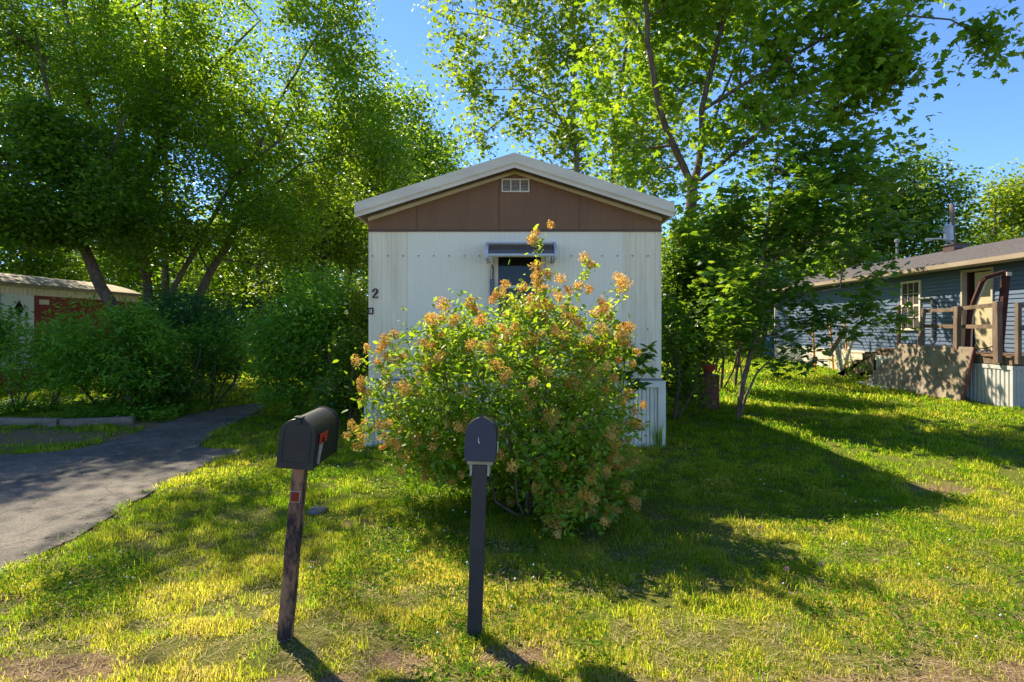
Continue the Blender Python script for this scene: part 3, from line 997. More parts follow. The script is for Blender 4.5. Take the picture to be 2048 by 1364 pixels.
def mailbox(base, lean, yaw, w, h, dep, z0, pw, label, kind, back, pitch=0):
    """box axis along local +y, door at -y"""
    t = empty('mailbox', base, label, 'mailbox', 'mailboxes on posts by the road')
    R = Matrix.Translation(base) @ Matrix.Rotation(yaw, 4, 'Z') @ Matrix.Rotation(lean, 4, 'Y')
    def outline(w, h, z, k=0):
        pts = [(-w / 2, z), (w / 2, z)]
        sp = h - w / 2 * (1.0 if kind == 'round' else 1.12)
        for i in range(17):
            a = math.pi * i / 16
            x, zz = math.cos(a) * w / 2, math.sin(a) * w / 2
            if kind != 'round':
                zz = zz * (1.02 + .10 * (1 - abs(math.cos(a))) ** 2)
            pts.append((x, z + sp + zz))
        return pts
    f0 = -back
    R0 = R
    R = R @ Matrix.Translation((0, f0, z0)) @ Matrix.Rotation(-pitch, 4, 'X') @ Matrix.Translation((0, -f0, -z0))
    mb = MB(); mb.M = R
    prof = outline(w, h, z0)
    mb.extrude([(x, f0 + .012, z) for x, z in prof], (0, dep - .012, 0))
    body = mb.build('box', M['black_metal'], t, .0015)
    mb = MB(); mb.M = R
    mb.extrude([(x, f0 + dep, z) for x, z in outline(w + .012, h + .006, z0 - .002)], (0, .012, 0))
    mb.build('back_rim', M['black_metal'], t)
    mb = MB(); mb.M = R
    mb.extrude([(x, f0 - .006, z) for x, z in outline(w + .010, h + .006, z0 - .006)], (0, .018, 0))
    door = mb.build('door', M['black_metal'] if kind == 'round' else M['black_post'], t, .003)
    mb = MB(); mb.M = R
    if kind == 'round':
        mb.box(-.022, .022, f0 - .016, f0 + .03, z0 + h + .002, z0 + h + .012)
        mb.box(-.016, .016, f0 - .016, f0 - .008, z0 + h - .03, z0 + h + .002)
        mb.build('latch', M['black_metal'], door, .002)
        mb = MB(); mb.M = R
        q = outline(w * .80, h * .84, z0 + .026)
        q2 = outline(w * .76, h * .815, z0 + .031)
        for i in range(len(q)):
            j = (i + 1) % len(q)
            mb.hexa([(q[i][0], f0 - .0095, q[i][1]), (q[j][0], f0 - .0095, q[j][1]), (q2[j][0], f0 - .0095, q2[j][1]), (q2[i][0], f0 - .0095, q2[i][1])],
                    [(q[i][0], f0 - .007, q[i][1]), (q[j][0], f0 - .007, q[j][1]), (q2[j][0], f0 - .007, q2[j][1]), (q2[i][0], f0 - .007, q2[i][1])])
        mb.build('pressed_rim', M['black_metal'], door)
        mb = MB(); mb.M = R
        x = w / 2 + .003
        # flag folded down against the side
        mb.box(x, x + .006, f0 + .07, f0 + .20, z0 + .148, z0 + .176)
        mb.box(x, x + .006, f0 + .07, f0 + .105, z0 + .118, z0 + .148)
        mb.box(x, x + .006, f0 + .155, f0 + .195, z0 + .118, z0 + .148)
        mb.build('flag', M['red_flag'], t, .002)
        mb = MB(); mb.M = R
        mb.bar((x + .002, f0 + .075, z0 + .012), (x + .002, f0 + .092, z0 + .117), .004, .014)
        mb.bar((x + .002, f0 + .075, z0 + .012), (x + .002, f0 + .135, z0 + .117), .004, .005)
        mb.build('flag_arm', M['cream_wood'], t)
    else:
        mb.bar((-.01, f0 - .0075, z0 + h * .52), (-.012, f0 - .0075, z0 + h * .45), .004, .003)
        mb.bar((-.012, f0 - .0075, z0 + h * .45), (-.004, f0 - .0075, z0 + h * .38), .004, .004)
        mb.build('scratch', M['white_trim'], door)
        MB_ = MB(); MB_.M = R
        MB_.hexa([(-.012, f0 - .012, z0 + h), (.012, f0 - .012, z0 + h), (.012, f0 + .02, z0 + h), (-.012, f0 + .02, z0 + h)],
                 [(-.003, f0 - .012, z0 + h + .014), (.003, f0 - .012, z0 + h + .014), (.003, f0 + .02, z0 + h + .014), (-.003, f0 + .02, z0 + h + .014)])
        MB_.build('latch', M['black_post'], door)
        mb = MB(); mb.M = R
        x = w / 2 + .012
        mb.tube([(w / 2 + .002, f0 + .03, z0 + .10), (x + .003, f0 + .02, z0 + .10), (x + .003, f0 + .02, z0 + .045), (w / 2 + .002, f0 + .03, z0 + .04)], .0025, 6)
        mb.build('flag_hinge', M['white_trim'], t)
        mb = MB(); mb.M = R
        mb.box(-w / 2 + .01, w / 2 - .01, f0 + .03, f0 + dep - .03, z0 - .025, z0 - .004)
        for s in (-1, 1):
            e = s * (pw / 2 + .007)
            mb.box(e - .006, e + .006, f0 + .035, f0 + .2, z0 - .085, z0 - .026)
            mb.hexa([(e - .003, f0 + .05, z0 - .06), (e + .003, f0 + .05, z0 - .06), (e + .003, f0 + .19, z0 - .06), (e - .003, f0 + .19, z0 - .06)],
                    [(s * (w / 2 - .018) - .004, f0 + .05, z0 - .0255), (s * (w / 2 - .018) + .004, f0 + .05, z0 - .0255), (s * (w / 2 - .018) + .004, f0 + .19, z0 - .0255), (s * (w / 2 - .018) - .004, f0 + .19, z0 - .0255)])
        mb.build('bracket', M['cream_wood'], t)
    R = R0
    mb = MB(); mb.M = R
    p = pw / 2
    top = z0 - (.007 if kind == 'round' else .032)
    n = 10
    rng = random.Random(int(w * 1000))
    ring = []
    for i in range(n + 1):
        z = -.25 + (top + .25) * i / n
        j = .0025 if kind == 'round' else .0005
        ring.append([(sx * p + rng.uniform(-j, j), sy * p + rng.uniform(-j, j), z) for sx, sy in ((-1, -1), (1, -1), (1, 1), (-1, 1))])
    vs = [v for r in ring for v in r]
    fs = [(3, 2, 1, 0), tuple(4 * n + k for k in range(4))]
    for i in range(n):
        for k in range(4):
            fs.append((4 * i + k, 4 * i + (k + 1) % 4, 4 * i + 4 + (k + 1) % 4, 4 * i + 4 + k))
    mb.add(vs, fs)
    post = mb.build('post', M['old_post'] if kind == 'round' else M['black_post'], t, .005)
    if kind == 'round':
        mb = MB(); mb.M = R
        mb.box(-.026, .026, -p - .007, -p - .002, top - .19, top - .13)
        rf = mb.build('reflector', M['cream_wood'], post)
        mb = MB(); mb.M = R
        mb.box(-.022, .022, -p - .009, -p - .0072, top - .186, top - .134)
        mb.build('lens', M['red_reflector'], rf)
    return t


mailbox(gnd(570, 1278), math.radians(5.0), math.radians(1.0), .186, .262, .42, .958, .068, 'black round topped mailbox with red flag on a leaning weathered wooden post', 'round', .085)
mailbox(gnd(949, 1272), math.radians(1.9), 0, .158, .232, .46, .985, .080, 'narrow black mailbox with pointed arch on a straight black post in front of the bush', 'pointed', .07, math.radians(8.5))

# ------------------------------------------------------------------ the flowering bush in front of the home
def flowering_bush():
    rng = np.random.default_rng(21)
    d0 = 5.45
    base = Vector((.10, 5.35, 0))
    t = empty('flowering_bush', base, 'large flowering bush covered in browned orange blossom clusters in front of the mobile home', 'bush')
    blobs = [(1010, 800, d0, 215, 185, .95, 1), (1130, 720, d0, 120, 120, .7, 1), (850, 770, d0, 120, 110, .7, 1), (1110, 930, d0 - .25, 150, 150, .85, 1.2),
             (930, 900, d0 - .1, 150, 125, .8, 1), (1190, 860, d0, 85, 130, .7, 1), (1120, 1010, d0 - .45, 130, 75, .6, 1.1), (960, 985, d0 - .4, 110, 60, .6, 1.1), (1060, 1040, d0 - .7, 110, 50, .4, 1.2), (1005, 990, d0 - .75, 90, 65, .35, 1.1), (800, 850, d0, 70, 75, .5, .7), (890, 955, d0 - .35, 100, 65, .5, 1), (960, 680, d0, 110, 75, .6, .9), (1060, 640, d0, 70, 70, .5, .8)]
    roots = []
    for k in range(13):
        a = rng.uniform(0, 6.28)
        b = np.array(base) + np.array([math.cos(a) * rng.uniform(.05, .35), math.sin(a) * .25, -.05])
        e = b + np.array([math.cos(a) * rng.uniform(.3, .9), math.sin(a) * rng.uniform(.2, .6), rng.uniform(.7, 1.5)])
        m_ = (b + e) / 2 + np.array([-math.cos(a) * .1, -math.sin(a) * .1, .12])
        roots.append(([b, m_, e], .016, .007))
    tg = crown_pts(rng, blobs, 830, .28, .5)
    tg = tg[tg[:, 2] > .12]
    # long shoots that stand out of the crown, with blossoms along them
    shoots = [[(1075, 660), (1080, 590), (1078, 540), (1070, 490), (1072, 468)], [(1130, 620), (1150, 580), (1172, 548), (1176, 528)], [(1215, 680), (1222, 640), (1232, 600), (1238, 570)],
              [(820, 740), (790, 700), (768, 680)], [(800, 810), (750, 800), (722, 765)], [(790, 850), (740, 855), (712, 862)], [(880, 700), (866, 665), (858, 642)],
              [(960, 650), (945, 615), (940, 604)], [(1210, 720), (1235, 690), (1240, 660)], [(1220, 860), (1255, 855), (1272, 852)], [(1010, 630), (1005, 600), (1003, 588)],
              [(1200, 930), (1236, 940), (1244, 925)], [(820, 900), (795, 905), (780, 880)], [(1195, 640), (1205, 620)], [(780, 770), (765, 735), (772, 712)]]
    ex, fl, fax = [], [], []
    for si, sh in enumerate(shoots):
        dd = d0 + rng.uniform(-.35, .25)
        P = [np.array(at(x, y, dd)) for x, y in sh]
        roots_pt = P[0]
        for a, b in zip(P, P[1:]):
            for q in np.linspace(.3, 1, 3): ex.append(a + (b - a) * q)
        e = P[-1]
        k = 7 if si in (0,) else (5 if si in (1, 2) else 3)
        for q in range(k):
            f = rng.random() if si < 3 else rng.uniform(.6, 1)
            seg_i = min(int(f * (len(P) - 1)), len(P) - 2)
            if si == 0: seg_i = max(seg_i, 1)
            p = P[seg_i] + (P[seg_i + 1] - P[seg_i]) * rng.uniform(.5, 1) + rng.normal(size=3) * .055
            fl.append(p); fax.append(np.array([rng.normal() * .5, -.5, .6]))
        fl.append(e); fax.append(np.array([0, -.3, 1.0]))
    ex = np.array(ex)
    sk = grow(rng, roots, np.concatenate([tg, ex]), .0028, .12, seg=.16)
    branch_mesh('stems', sk, M['twig'], t)
    P1, t1 = clump(rng, tg, 44, .095, .85)
    P2, t2 = clump(rng, ex, 9, .045, .9)
    P, tint = np.concatenate([P1, P2]), np.concatenate([t1, t2 + .2])
    k = P[:, 2] > .03
    leaf_mesh('foliage', P[k], .052, 'oval', M['leaf_bush'], t, rng, .35, tint[k])
    # blossom clusters
    C0 = np.array(at(1020, 830, d0))
    cand = np.concatenate([tg, tg]) + rng.normal(size=(2 * len(tg), 3)) * .06
    out = cand - C0
    front = (out[:, 1] < .25)
    px = cand[:, 0] / cand[:, 1] * F + CX
    py = HZ - (cand[:, 2] - EYE) / cand[:, 1] * F
    q = (np.abs(out) / np.array([1.25, .9, 1.05]))
    rad = np.linalg.norm(q, axis=1)
    want = .52 + .40 * np.clip((780 - py) / 200, 0, 1) + .3 * np.clip((px - 980) / 200, 0, 1)
    keep = front & ((rad > .62) | ((out[:, 1] < -.45) & (rad > .45))) & (rng.random(len(cand)) < want * .62)
    for p in cand[keep]:
        o = p - C0
        o /= np.linalg.norm(o)
        fl.append(p + o * .07); fax.append(o + np.array([0, -.5, .4]))
    fl, fax = np.array(fl), np.array(fax)
    order = np.argsort(-(1 / fl[:, 1]) - .02 * rng.random(len(fl)))
    fl, fax = fl[order], fax[order]
    # five shapes of blossom cluster, made of crumpled florets on a dome
    T = np.array([(0, 0, 0), (.5, .42, .25), (1, 0, .05), (.5, -.42, .25)])

    def florets(r, centre, axis, rg):
        axis = axis / np.linalg.norm(axis)
        n = int(56 + 1500 * r)
        u = rg.normal(size=(n, 3))
        u /= np.linalg.norm(u, axis=1)[:, None]
        u += axis * .45
        sub = rg.normal(size=(5, 3)) * .27
        pick = sub[rg.integers(0, 5, n)]
        pos = (u * .62 + pick) * r
        nrm = u / np.linalg.norm(u, axis=1)[:, None]
        a = rg.normal(size=(n, 3)) + nrm * .5
        a /= np.linalg.norm(a, axis=1)[:, None]
        b = np.cross(nrm, a); b /= np.linalg.norm(b, axis=1)[:, None]
        c = np.cross(a, b)
        sz = rg.uniform(.012, .022, n)
        V = (a[:, None, :] * T[None, :, 0:1] + b[:, None, :] * T[None, :, 1:2] + c[:, None, :] * T[None, :, 2:3]) * sz[:, None, None] + pos[:, None, :] + centre
        tn = np.repeat(np.clip(rg.normal(.5, .28, n) + rg.normal() * .12, 0, 1), 4)
        idx = (np.arange(n)[:, None] * 4 + np.array([0, 1, 2, 0, 2, 3])).ravel()
        return V.reshape(-1, 3), idx, np.full(2 * n, 3), tn
    protos = []
    org = np.array(t.location)
    for k in range(min(100, len(fl))):
        if len(protos) < 7:
            V, I, SZ, tn = florets(rng.uniform(.048, .068), org * 0, np.array([.1, -.4, .8]), rng)
            o = np_mesh('flower_cluster', V + org, I, SZ, M['flower'], t, tn)
            protos.append(o)
        else:
            o = protos[k % 7].copy()
            C.objects.link(o)
            o.parent = t
        o.location = Vector(fl[k] - org)
        o.rotation_euler = (rng.uniform(-.5, .5), rng.uniform(-.5, .5), rng.uniform(0, 6.28))
        s = rng.uniform(.62, 1.08)
        o.scale = (s, s, s)
    rest = fl[100:]
    if len(rest):
        VS, IS, SS, TS, b = [], [], [], [], 0
        for p, a in zip(rest, fax[100:]):
            V, I, SZ, tn = florets(rng.uniform(.036, .058), p, a, rng)
            VS.append(V); IS.append(I + b); SS.append(SZ); TS.append(tn)
            b += len(V)
        o = np_mesh('small_blossoms', np.concatenate(VS), np.concatenate(IS), np.concatenate(SS), M['flower'], t, np.concatenate(TS))
        o['kind'] = 'stuff'
    print('blossoms', len(fl))


flowering_bush()


def rhododendron():
    rng = np.random.default_rng(8)
    base = np.array([1.45, 7.55, 0.0])
    t = empty('rhododendron', base, 'dark leathery rhododendron against the right end of the white wall behind the flowering bush', 'bush')
    tg = []
    for x, y in ((1268, 720), (1285, 735), (1262, 750), (1240, 735), (1225, 760), (1250, 775), (1215, 725), (1235, 705), (1200, 745), (1275, 760), (1290, 715), (1255, 700), (1210, 780), (1225, 690), (1190, 715), (1245, 660)):
        tg.append(np.array(at(x, y, 7.5 + rng.uniform(-.3, .3))))
    tg = np.array(tg)
    roots = [([base, base + [.0, 0, .45]], .03, .02), ([base + [-.1, 0, 0], base + [-.2, -.1, .5]], .025, .015)]
    sk = grow(rng, roots, tg, .006, .1, seg=.15)
    branch_mesh('stems', sk, M['twig'], t)
    P, ax = [], []
    for c in tg:
        for j in range(3):
            cc = c + rng.normal(size=3) * .06
            for k in range(12):
                a = k * 2.4
                P.append(cc)
                ax.append([math.cos(a) * 2.2, math.sin(a) * 2.2, rng.uniform(-.2, 1.6)])
    leaf_mesh('foliage', np.array(P), .125, 'oval', M['leaf_gloss'], t, rng, .5, None, np.array(ax))


rhododendron()

# ------------------------------------------------------------------ blue house on the right
M['blue_siding'] = paint('blue_siding', (.12, .165, .25), (.10, .135, .21), 1.2, .5, .4, stretch=(1, .5, 4))
M['shingle'] = paint('shingle', (.16, .14, .14), (.08, .072, .075), 14, .9, .2, .8, 30, stretch=(2, 1, 1))
M['gutter'] = paint('gutter', (.42, .33, .24), (.30, .22, .15), 1.5, .5, stretch=(1, .4, 1))
M['osb'] = paint('osb', (.74, .67, .56), (.50, .43, .34), 5, .8, .2, .3, 25)
M['cream_door'] = paint('cream_door', (.60, .50, .31), (.50, .40, .22), 2, .6)
M['dark_inside'] = paint('dark_inside', (.03, .022, .016))
M['deck_wood'] = paint('deck_wood', (.27, .185, .13), (.12, .08, .058), 4, .85, .2, .5, 25, stretch=(2, 2, .5))
M['deck_board'] = paint('deck_board', (.28, .175, .11), (.13, .08, .052), 3, .85, .2, .5, 25, stretch=(.5, 4, 1))
M['screen'] = paint('screen', (.05, .04, .034), (.035, .03, .028), 9, .7)
BX, BY0, BY1 = 11.7, 8.0, 25.3


def gb(y): return float(gz(0, y))


bh = empty('blue_house', (BX, 16.6, 0), 'blue clapboard single storey house with shingled roof and open doorway across the side lawn', 'house')
dy0, dy1, dz0, dz1 = 13.86, 14.74, 1.12, 3.12
zs0, zs1 = .92, 3.32


def siding(mb, y0, y1, z0, z1):
    prof = []
    n = max(1, round((z1 - z0) / .105))
    p = (z1 - z0) / n
    for i in range(n):
        z = z0 + i * p
        prof += [(BX - .020, y0, z + .001), (BX - .004, y0, z + p - .012), (BX + .004, y0, z + p - .001)]
    prof.append((BX + .004, y0, z1))
    mb.strip(prof, (0, y1 - y0, 0))


mb = MB()
siding(mb, BY0, dy0, zs0, zs1)
siding(mb, dy1, BY1, zs0, zs1)
siding(mb, dy0, dy1, dz1, zs1)
siding(mb, dy0, dy1, zs0, dz0)
mb.build('wall', M['blue_siding'], bh)
mb = MB()
mb.box(BX + .75, BX + 3.8, BY0, BY1 - .02, .95, 3.3)
mb.box(BX + .01, BX + .74, BY0, dy0 - .06, .95, 3.3).box(BX + .01, BX + .74, dy1 + .06, BY1 - .02, .95, 3.3)
mb.box(BX + .01, BX + .74, dy0 - .059, dy1 + .059, dz1 + .06, 3.3).box(BX + .01, BX + .74, dy0 - .059, dy1 + .059, .95, dz0 - .005)
mb.build('interior', M['dark_inside'], bh)
# far end wall of the house, seen past the corner from other places
mb = MB()
mb.box(BX - .02, BX + 3.85, BY1 - .015, BY1 + .01, .92, 3.32)
mb.extrude([(BX, BY1 + .002, 3.3), (BX + 3.8, BY1 + .002, 3.3), (BX + 1.9, BY1 + .002, 3.98)], (0, -.02, 0))
mb.build('end_wall', M['blue_siding'], bh)
mb = MB()
for y in (BY1 - .07,):
    mb.box(BX - .035, BX - .021, y, BY1 + .012, .92, 3.3)
mb.build('corner_trim', M['white_trim'], bh)
mb = MB()
RXm, RZ0, RZ1 = BX + 1.85, 3.36, 4.09
for s, xe in ((0, BX - .36), (1, BX + 4.1)):
    mb.hexa([(xe, BY0, RZ0 - .03), (RXm, BY0, RZ1 - .03), (RXm, BY1 + .25, RZ1 - .03), (xe, BY1 + .25, RZ0 - .03)],
            [(xe, BY0, RZ0), (RXm, BY0, RZ1), (RXm, BY1 + .25, RZ1), (xe, BY1 + .25, RZ0)])
n = 16
for i in range(n):      # shingle courses
    a, b = i / n, (i + 1) / n
    xa, xb = BX - .36 + (RXm - BX + .36) * a, BX - .36 + (RXm - BX + .36) * b
    za, zb = RZ0 + (RZ1 - RZ0) * a, RZ0 + (RZ1 - RZ0) * b
    mb.add([(xa - .004, BY0, za + .016), (xb, BY0, zb + .003), (xb, BY1 + .25, zb + .003), (xa - .004, BY1 + .25, za + .016), (xa - .004, BY0, za + .002), (xa - .004, BY1 + .25, za + .002)],
           [(0, 1, 2, 3), (4, 0, 3, 5)])
roof = mb.build('roof', M['shingle'], bh)
mb = MB()
mb.extrude([(BX - .44, BY0, 3.25), (BX - .44, BY0, 3.36), (BX - .425, BY0, 3.36), (BX - .42, BY0, 3.285), (BX - .37, BY0, 3.27), (BX - .365, BY0, 3.24), (BX - .41, BY0, 3.235)], (0, BY1 - BY0 + .2, 0))
mb.box(BX - .35, BX - .33, BY0, BY1 + .2, 3.20, 3.33)
mb.build('gutter', M['gutter'], bh)
mb = MB()
mb.box(BX - .33, BX - .022, BY0, BY1 + .2, 3.30, 3.318)
mb.build('soffit', M['soffit'], bh)
for (px, d, r, h) in ((1690, 21.6, .10, .16), (1712, 20.9, .12, .2)):
    p = at(px, 540, d)
    z = RZ0 + (RZ1 - RZ0) * .75
    xx = BX - .36 + (RXm - BX + .36) * .75
    mb = MB()
    mb.tube([(xx, d, z - .05), (xx, d, z + h * .6)], r * .7, 10)
    mb.tube([(xx, d, z + h * .6), (xx, d, z + h)], [r * 1.3, r], 10)
    mb.build('roof_vent', M['iron'], roof)
mb = MB()
yy = F * (RXm + .2) / (1794 - CX)
mb.tube([(RXm + .2, yy, 3.9), (RXm + .2, yy, 4.72)], .04, 8)
mb.tube([(RXm + .2, yy, 4.72), (RXm + .2, yy, 4.76), (RXm + .2, yy, 4.84), (RXm + .2, yy, 4.86)], [.05, .085, .085, .03], 8)
mb.build('vent_pipe', paint('pipe_grey', (.30, .27, .26)), roof)
mb = MB()
yy = F * (RXm - .1) / (1910 - CX)
mb.box(RXm - .3, RXm + .15, yy - .22, yy + .22, RZ1 - .15, RZ1 + .10)
mb.box(RXm - .33, RXm + .18, yy - .25, yy + .25, RZ1 + .101, RZ1 + .13)
mb.build('roof_box', paint('rust_brown', (.10, .055, .04)), roof)
# pale lower skirting along the far part of the wall
mb = MB()
pr = []
for i in range(9):
    y = 17.0 + (BY1 - 17.0) * i / 8
    pr.append((y, gb(y) - .05))
mb.extrude([(BX - .03, y, z) for y, z in pr] + [(BX - .03, BY1, .93), (BX - .03, 17.0, .93)], (.03, 0, 0))
sk = mb.build('skirting', M['osb'], bh)
mb = MB()
for y in (18.3, 19.6, 20.9, 22.2, 23.5): mb.box(BX - .034, BX - .0305, y, y + .012, .1, .93)
mb.build('seam', M['dark_inside'], sk)
mb = MB()
mb.box(BX - .01, BX + .02, BY0, 16.99, -.05, .918)
mb.build('lower_wall', M['blue_siding'], bh)
# window by the door
wy0, wy1, wz0, wz1 = 16.24, 17.06, 1.62, 3.06
mb = MB()
x0, x1 = BX - .055, BX + .012
mb.box(x0, x1, wy0, wy0 + .06, wz0, wz1).box(x0, x1, wy1 - .06, wy1, wz0, wz1)
mb.box(x0, x1, wy0 + .06, wy1 - .06, wz1 - .06, wz1).box(x0 - .01, x1, wy0 + .06, wy1 - .06, wz0, wz0 + .06)
mb.box(x0 + .006, x1, wy0 + .06, wy1 - .06, (wz0 + wz1) / 2 - .03, (wz0 + wz1) / 2 + .03)
bw = mb.build('window', M['white_trim'], bh)
mb = MB()
zc = (wz0 + wz1) / 2
for k in (1, 2):
    y = wy0 + .06 + (wy1 - wy0 - .12) * k / 3
    mb.box(x0 + .012, x0 + .03, y - .006, y + .006, zc + .03, wz1 - .06).box(x0 + .018, x0 + .03, y - .006, y + .006, wz0 + .06, zc - .03)
for (za, zb) in ((zc + .03, wz1 - .06), (wz0 + .06, zc - .03)):
    z = (za + zb) / 2
    mb.box(x0 + .013, x0 + .029, wy0 + .06, wy1 - .06, z - .008, z + .008)
mb.build('glazing_bars', M['white_trim'], bw)
mb = MB()
mb.box(x0 + .03, x0 + .036, wy0 + .06, wy1 - .06, zc, wz1 - .06)
mb.box(x0 + .022, x0 + .028, wy0 + .06, wy1 - .06, wz0 + .06, zc - .03)
mb.build('pane', M['screen'], bw)
# doorway
mb = MB()
mb.box(BX - .045, BX + .12, dy0 - .055, dy0, dz0, dz1 + .055).box(BX - .045, BX + .12, dy1, dy1 + .055, dz0, dz1 + .055)
mb.box(BX - .045, BX + .12, dy0 + .0005, dy1 - .0005, dz1, dz1 + .055)
dr = mb.build('door_frame', paint('cream_trim', (.55, .48, .36), (.45, .37, .26), 5), bh)
mb = MB()
mb.box(BX + .06, BX + .10, dy0 + .02, dy0 + .60, dz0 + .01, dz1 - .03)
mb.build('door', M['cream_door'], dr)
mb = MB()
mb.box(BX + .085, BX + .6, dy1 - .03, dy1 - .005, dz0, dz1)
mb.build('door_jamb', paint('jamb', (.10, .06, .04)), dr)
# hooked pipe on the wall
mb = MB()
y = 15.75
mb.tube([(BX - .06, y, 1.45), (BX - .06, y, 2.45), (BX - .06, y + .02, 2.5), (BX - .06, y + .12, 2.52), (BX - .06, y + .5, 2.52)], .035, 8)
mb.tube([(BX - .01, y, 1.5), (BX - .09, y + .05, 1.42), (BX - .09, y + .14, 1.36), (BX - .03, y + .2, 1.4)], .02, 6)
mb.build('hooked_pipe', paint('pipe_sage', (.17, .19, .17), (.11, .12, .11), 9), bh)

# ------------------------------------------------------------------ deck in front of the doorway
DX = 10.6
dk = empty('wooden_deck', (DX, 12.05, 0), 'weathered wooden deck with post and rail railing and white ribbed skirting by the blue house', 'deck')
DY0, DY1 = 12.05, 16.6
mb = MB()
n = 30
for i in range(n):
    y = DY0 + (DY1 - DY0) * i / n
    mb.box(DX - .03 + (i % 3) * .012, BX - .02, y, y + (DY1 - DY0) / n - .014, 1.06, 1.095 + (i % 4) * .003)
mb.build('floor', M['deck_board'], dk)
mb = MB()
mb.box(DX + .01, DX + .05, DY0 + .02, DY1, .90, 1.055).box(DX + .051, BX - .03, DY0 + .02, DY0 + .06, .90, 1.055)
for k in range(4):
    mb.box(DX + .06 + k * .25, DX + .10 + k * .25, DY0 + .07, DY1, .92, 1.058)
mb.build('joist', M['deck_wood'], dk)
mb = MB()
prof = []
n = 42
for i in range(n):
    y = DY0 + (DY1 - DY0) * i / n
    p = (DY1 - DY0) / n
    prof += [(DX, y, -.05), (DX, y + p * .6, -.05), (DX + .02, y + p * .7, -.05), (DX + .02, y + p * .9, -.05)]
mb.strip(prof, (0, 0, .885))
prof = []
n = 11
for i in range(n):
    x = DX + (BX - DX) * i / n
    p = (BX - DX) / n
    prof += [(x, DY0, -.05), (x + p * .6, DY0, -.05), (x + p * .7, DY0 + .02, -.05), (x + p * .9, DY0 + .02, -.05)]
mb.strip(prof, (0, 0, .885))
mb.box(DX - .014, DX - .002, DY0 - .02, DY1, .80, .885).box(DX - .0135, BX, DY0 - .02, DY0 - .002, .801, .884)
mb.box(DX - .016, DX + .03, DY0 - .024, DY0 + .03, -.05, .7995)
mb.build('skirting', paint('deck_white', (.62, .60, .57), (.48, .45, .42), 2.5, .5), dk)
for (y, dxb, dyb, zt, w) in ((14.55, 0, .22, 2.19, .085), (13.45, 0, .04, 2.2, .12), (12.36, 0, -.02, 2.27, .125), (11.96, .1, 0, 2.22, .09)):
    mb = MB()
    mb.bar((DX - .06 + dxb, y + dyb, .93), (DX - .06 + dxb, y, zt), w, w * .9, (1, 0, 0))
    mb.build('post', M['deck_wood'], dk, .006)
mb = MB()
mb.bar((DX + 1.0, 11.99, .93), (DX + 1.0, 11.99, 2.22), .09, .09, (1, 0, 0))
mb.build('post', M['deck_wood'], dk, .006)
for (a, b) in (((14.62, 2.12), (13.48, 2.13)), ((13.42, 2.15), (12.42, 2.20)), ((14.70, 1.74), (13.50, 1.72)), ((13.40, 1.72), (12.42, 1.72))):
    mb = MB()
    mb.bar((DX - .005 + .02, a[0], a[1]), (DX + .015, b[0], b[1]), .045, .09)
    mb.build('rail', M['deck_wood'], dk, .004)
for z in (2.17, 1.70):
    mb = MB()
    mb.bar((DX + .01, 12.0, z), (DX + 1.1, 12.03, z), .04, .09)
    mb.build('rail', M['deck_wood'], dk, .004)
# steps at the far end
st = empty('wooden_steps', (DX + .4, 17.6, gb(17.6)), 'broken wooden steps leading down from the far end of the deck', 'steps')
for i in range(4):
    y = 16.75 + i * .52
    z = .98 - i * .27
    mb = MB()
    mb.box(DX + .0, DX + .72, y, y + .36, z - .045, z)
    mb.build('tread', M['deck_board'], st, .005)
for x in (DX + .02, DX + .64):
    mb = MB()
    prof = [(x, 16.70, .93)]
    for i in range(4):
        y, z = 16.75 + i * .52, .935 - i * .27
        prof += [(x, y + .5, z - .002), (x, y + .5, z - .27 + (0 if i < 3 else .2))]
    prof += [(x, 18.7, gb(18.7)), (x, 18.2, gb(18.2)), (x, 16.70, .45)]
    mb.extrude(prof, (.04, 0, 0))
    mb.build('stringer', M['deck_wood'], st)
mb = MB()
mb.bar((DX + .7, 16.62, .3), (DX + .7, 16.62, 2.35), .08, .08, (1, 0, 0))
mb.build('newel_post', M['deck_wood'], st, .005)

# big worn board leaning against the deck
mb = MB()
lo = [Vector((10.28, 13.0, .0)), Vector((10.12, 16.35, .06))]
hi = [Vector((10.565, 12.98, 1.24)), Vector((10.56, 15.45, 1.25))]
nn = Vector((-.045, 0, .012))
mb.hexa([lo[0], lo[1], hi[1], hi[0]], [v + nn for v in (lo[0], lo[1], hi[1], hi[0])])
pb = mb.build('leaning_board', paint('worn_board', (.36, .28, .20), (.22, .165, .12), 3.5, .9, .15, .7, 30, lo=.4, hi=.62), None, .006)
tag(pb, 'large worn tan board leaning against the side of the deck', 'board')
mb = MB()
mb.bar(lo[0] + Vector((-.02, -.022, .0)), hi[0] + Vector((-.02, -.022, 0)), .03, .07, (1, 0, 0))
mb.build('red_edge', paint('edge_red', (.12, .03, .025)), pb)
# low kerb stone under the board
mb = MB()
mb.hexa([(9.85, 15.2, -.02), (10.1, 15.2, -.02), (10.1, 16.5, .02), (9.9, 16.5, .02)], [(9.88, 15.25, .11), (10.08, 15.22, .11), (10.08, 16.45, .15), (9.92, 16.45, .14)])
tag(mb.build('concrete_slab', M['osb'], None, .01), 'pale broken concrete slab lying at the foot of the leaning board', 'slab')
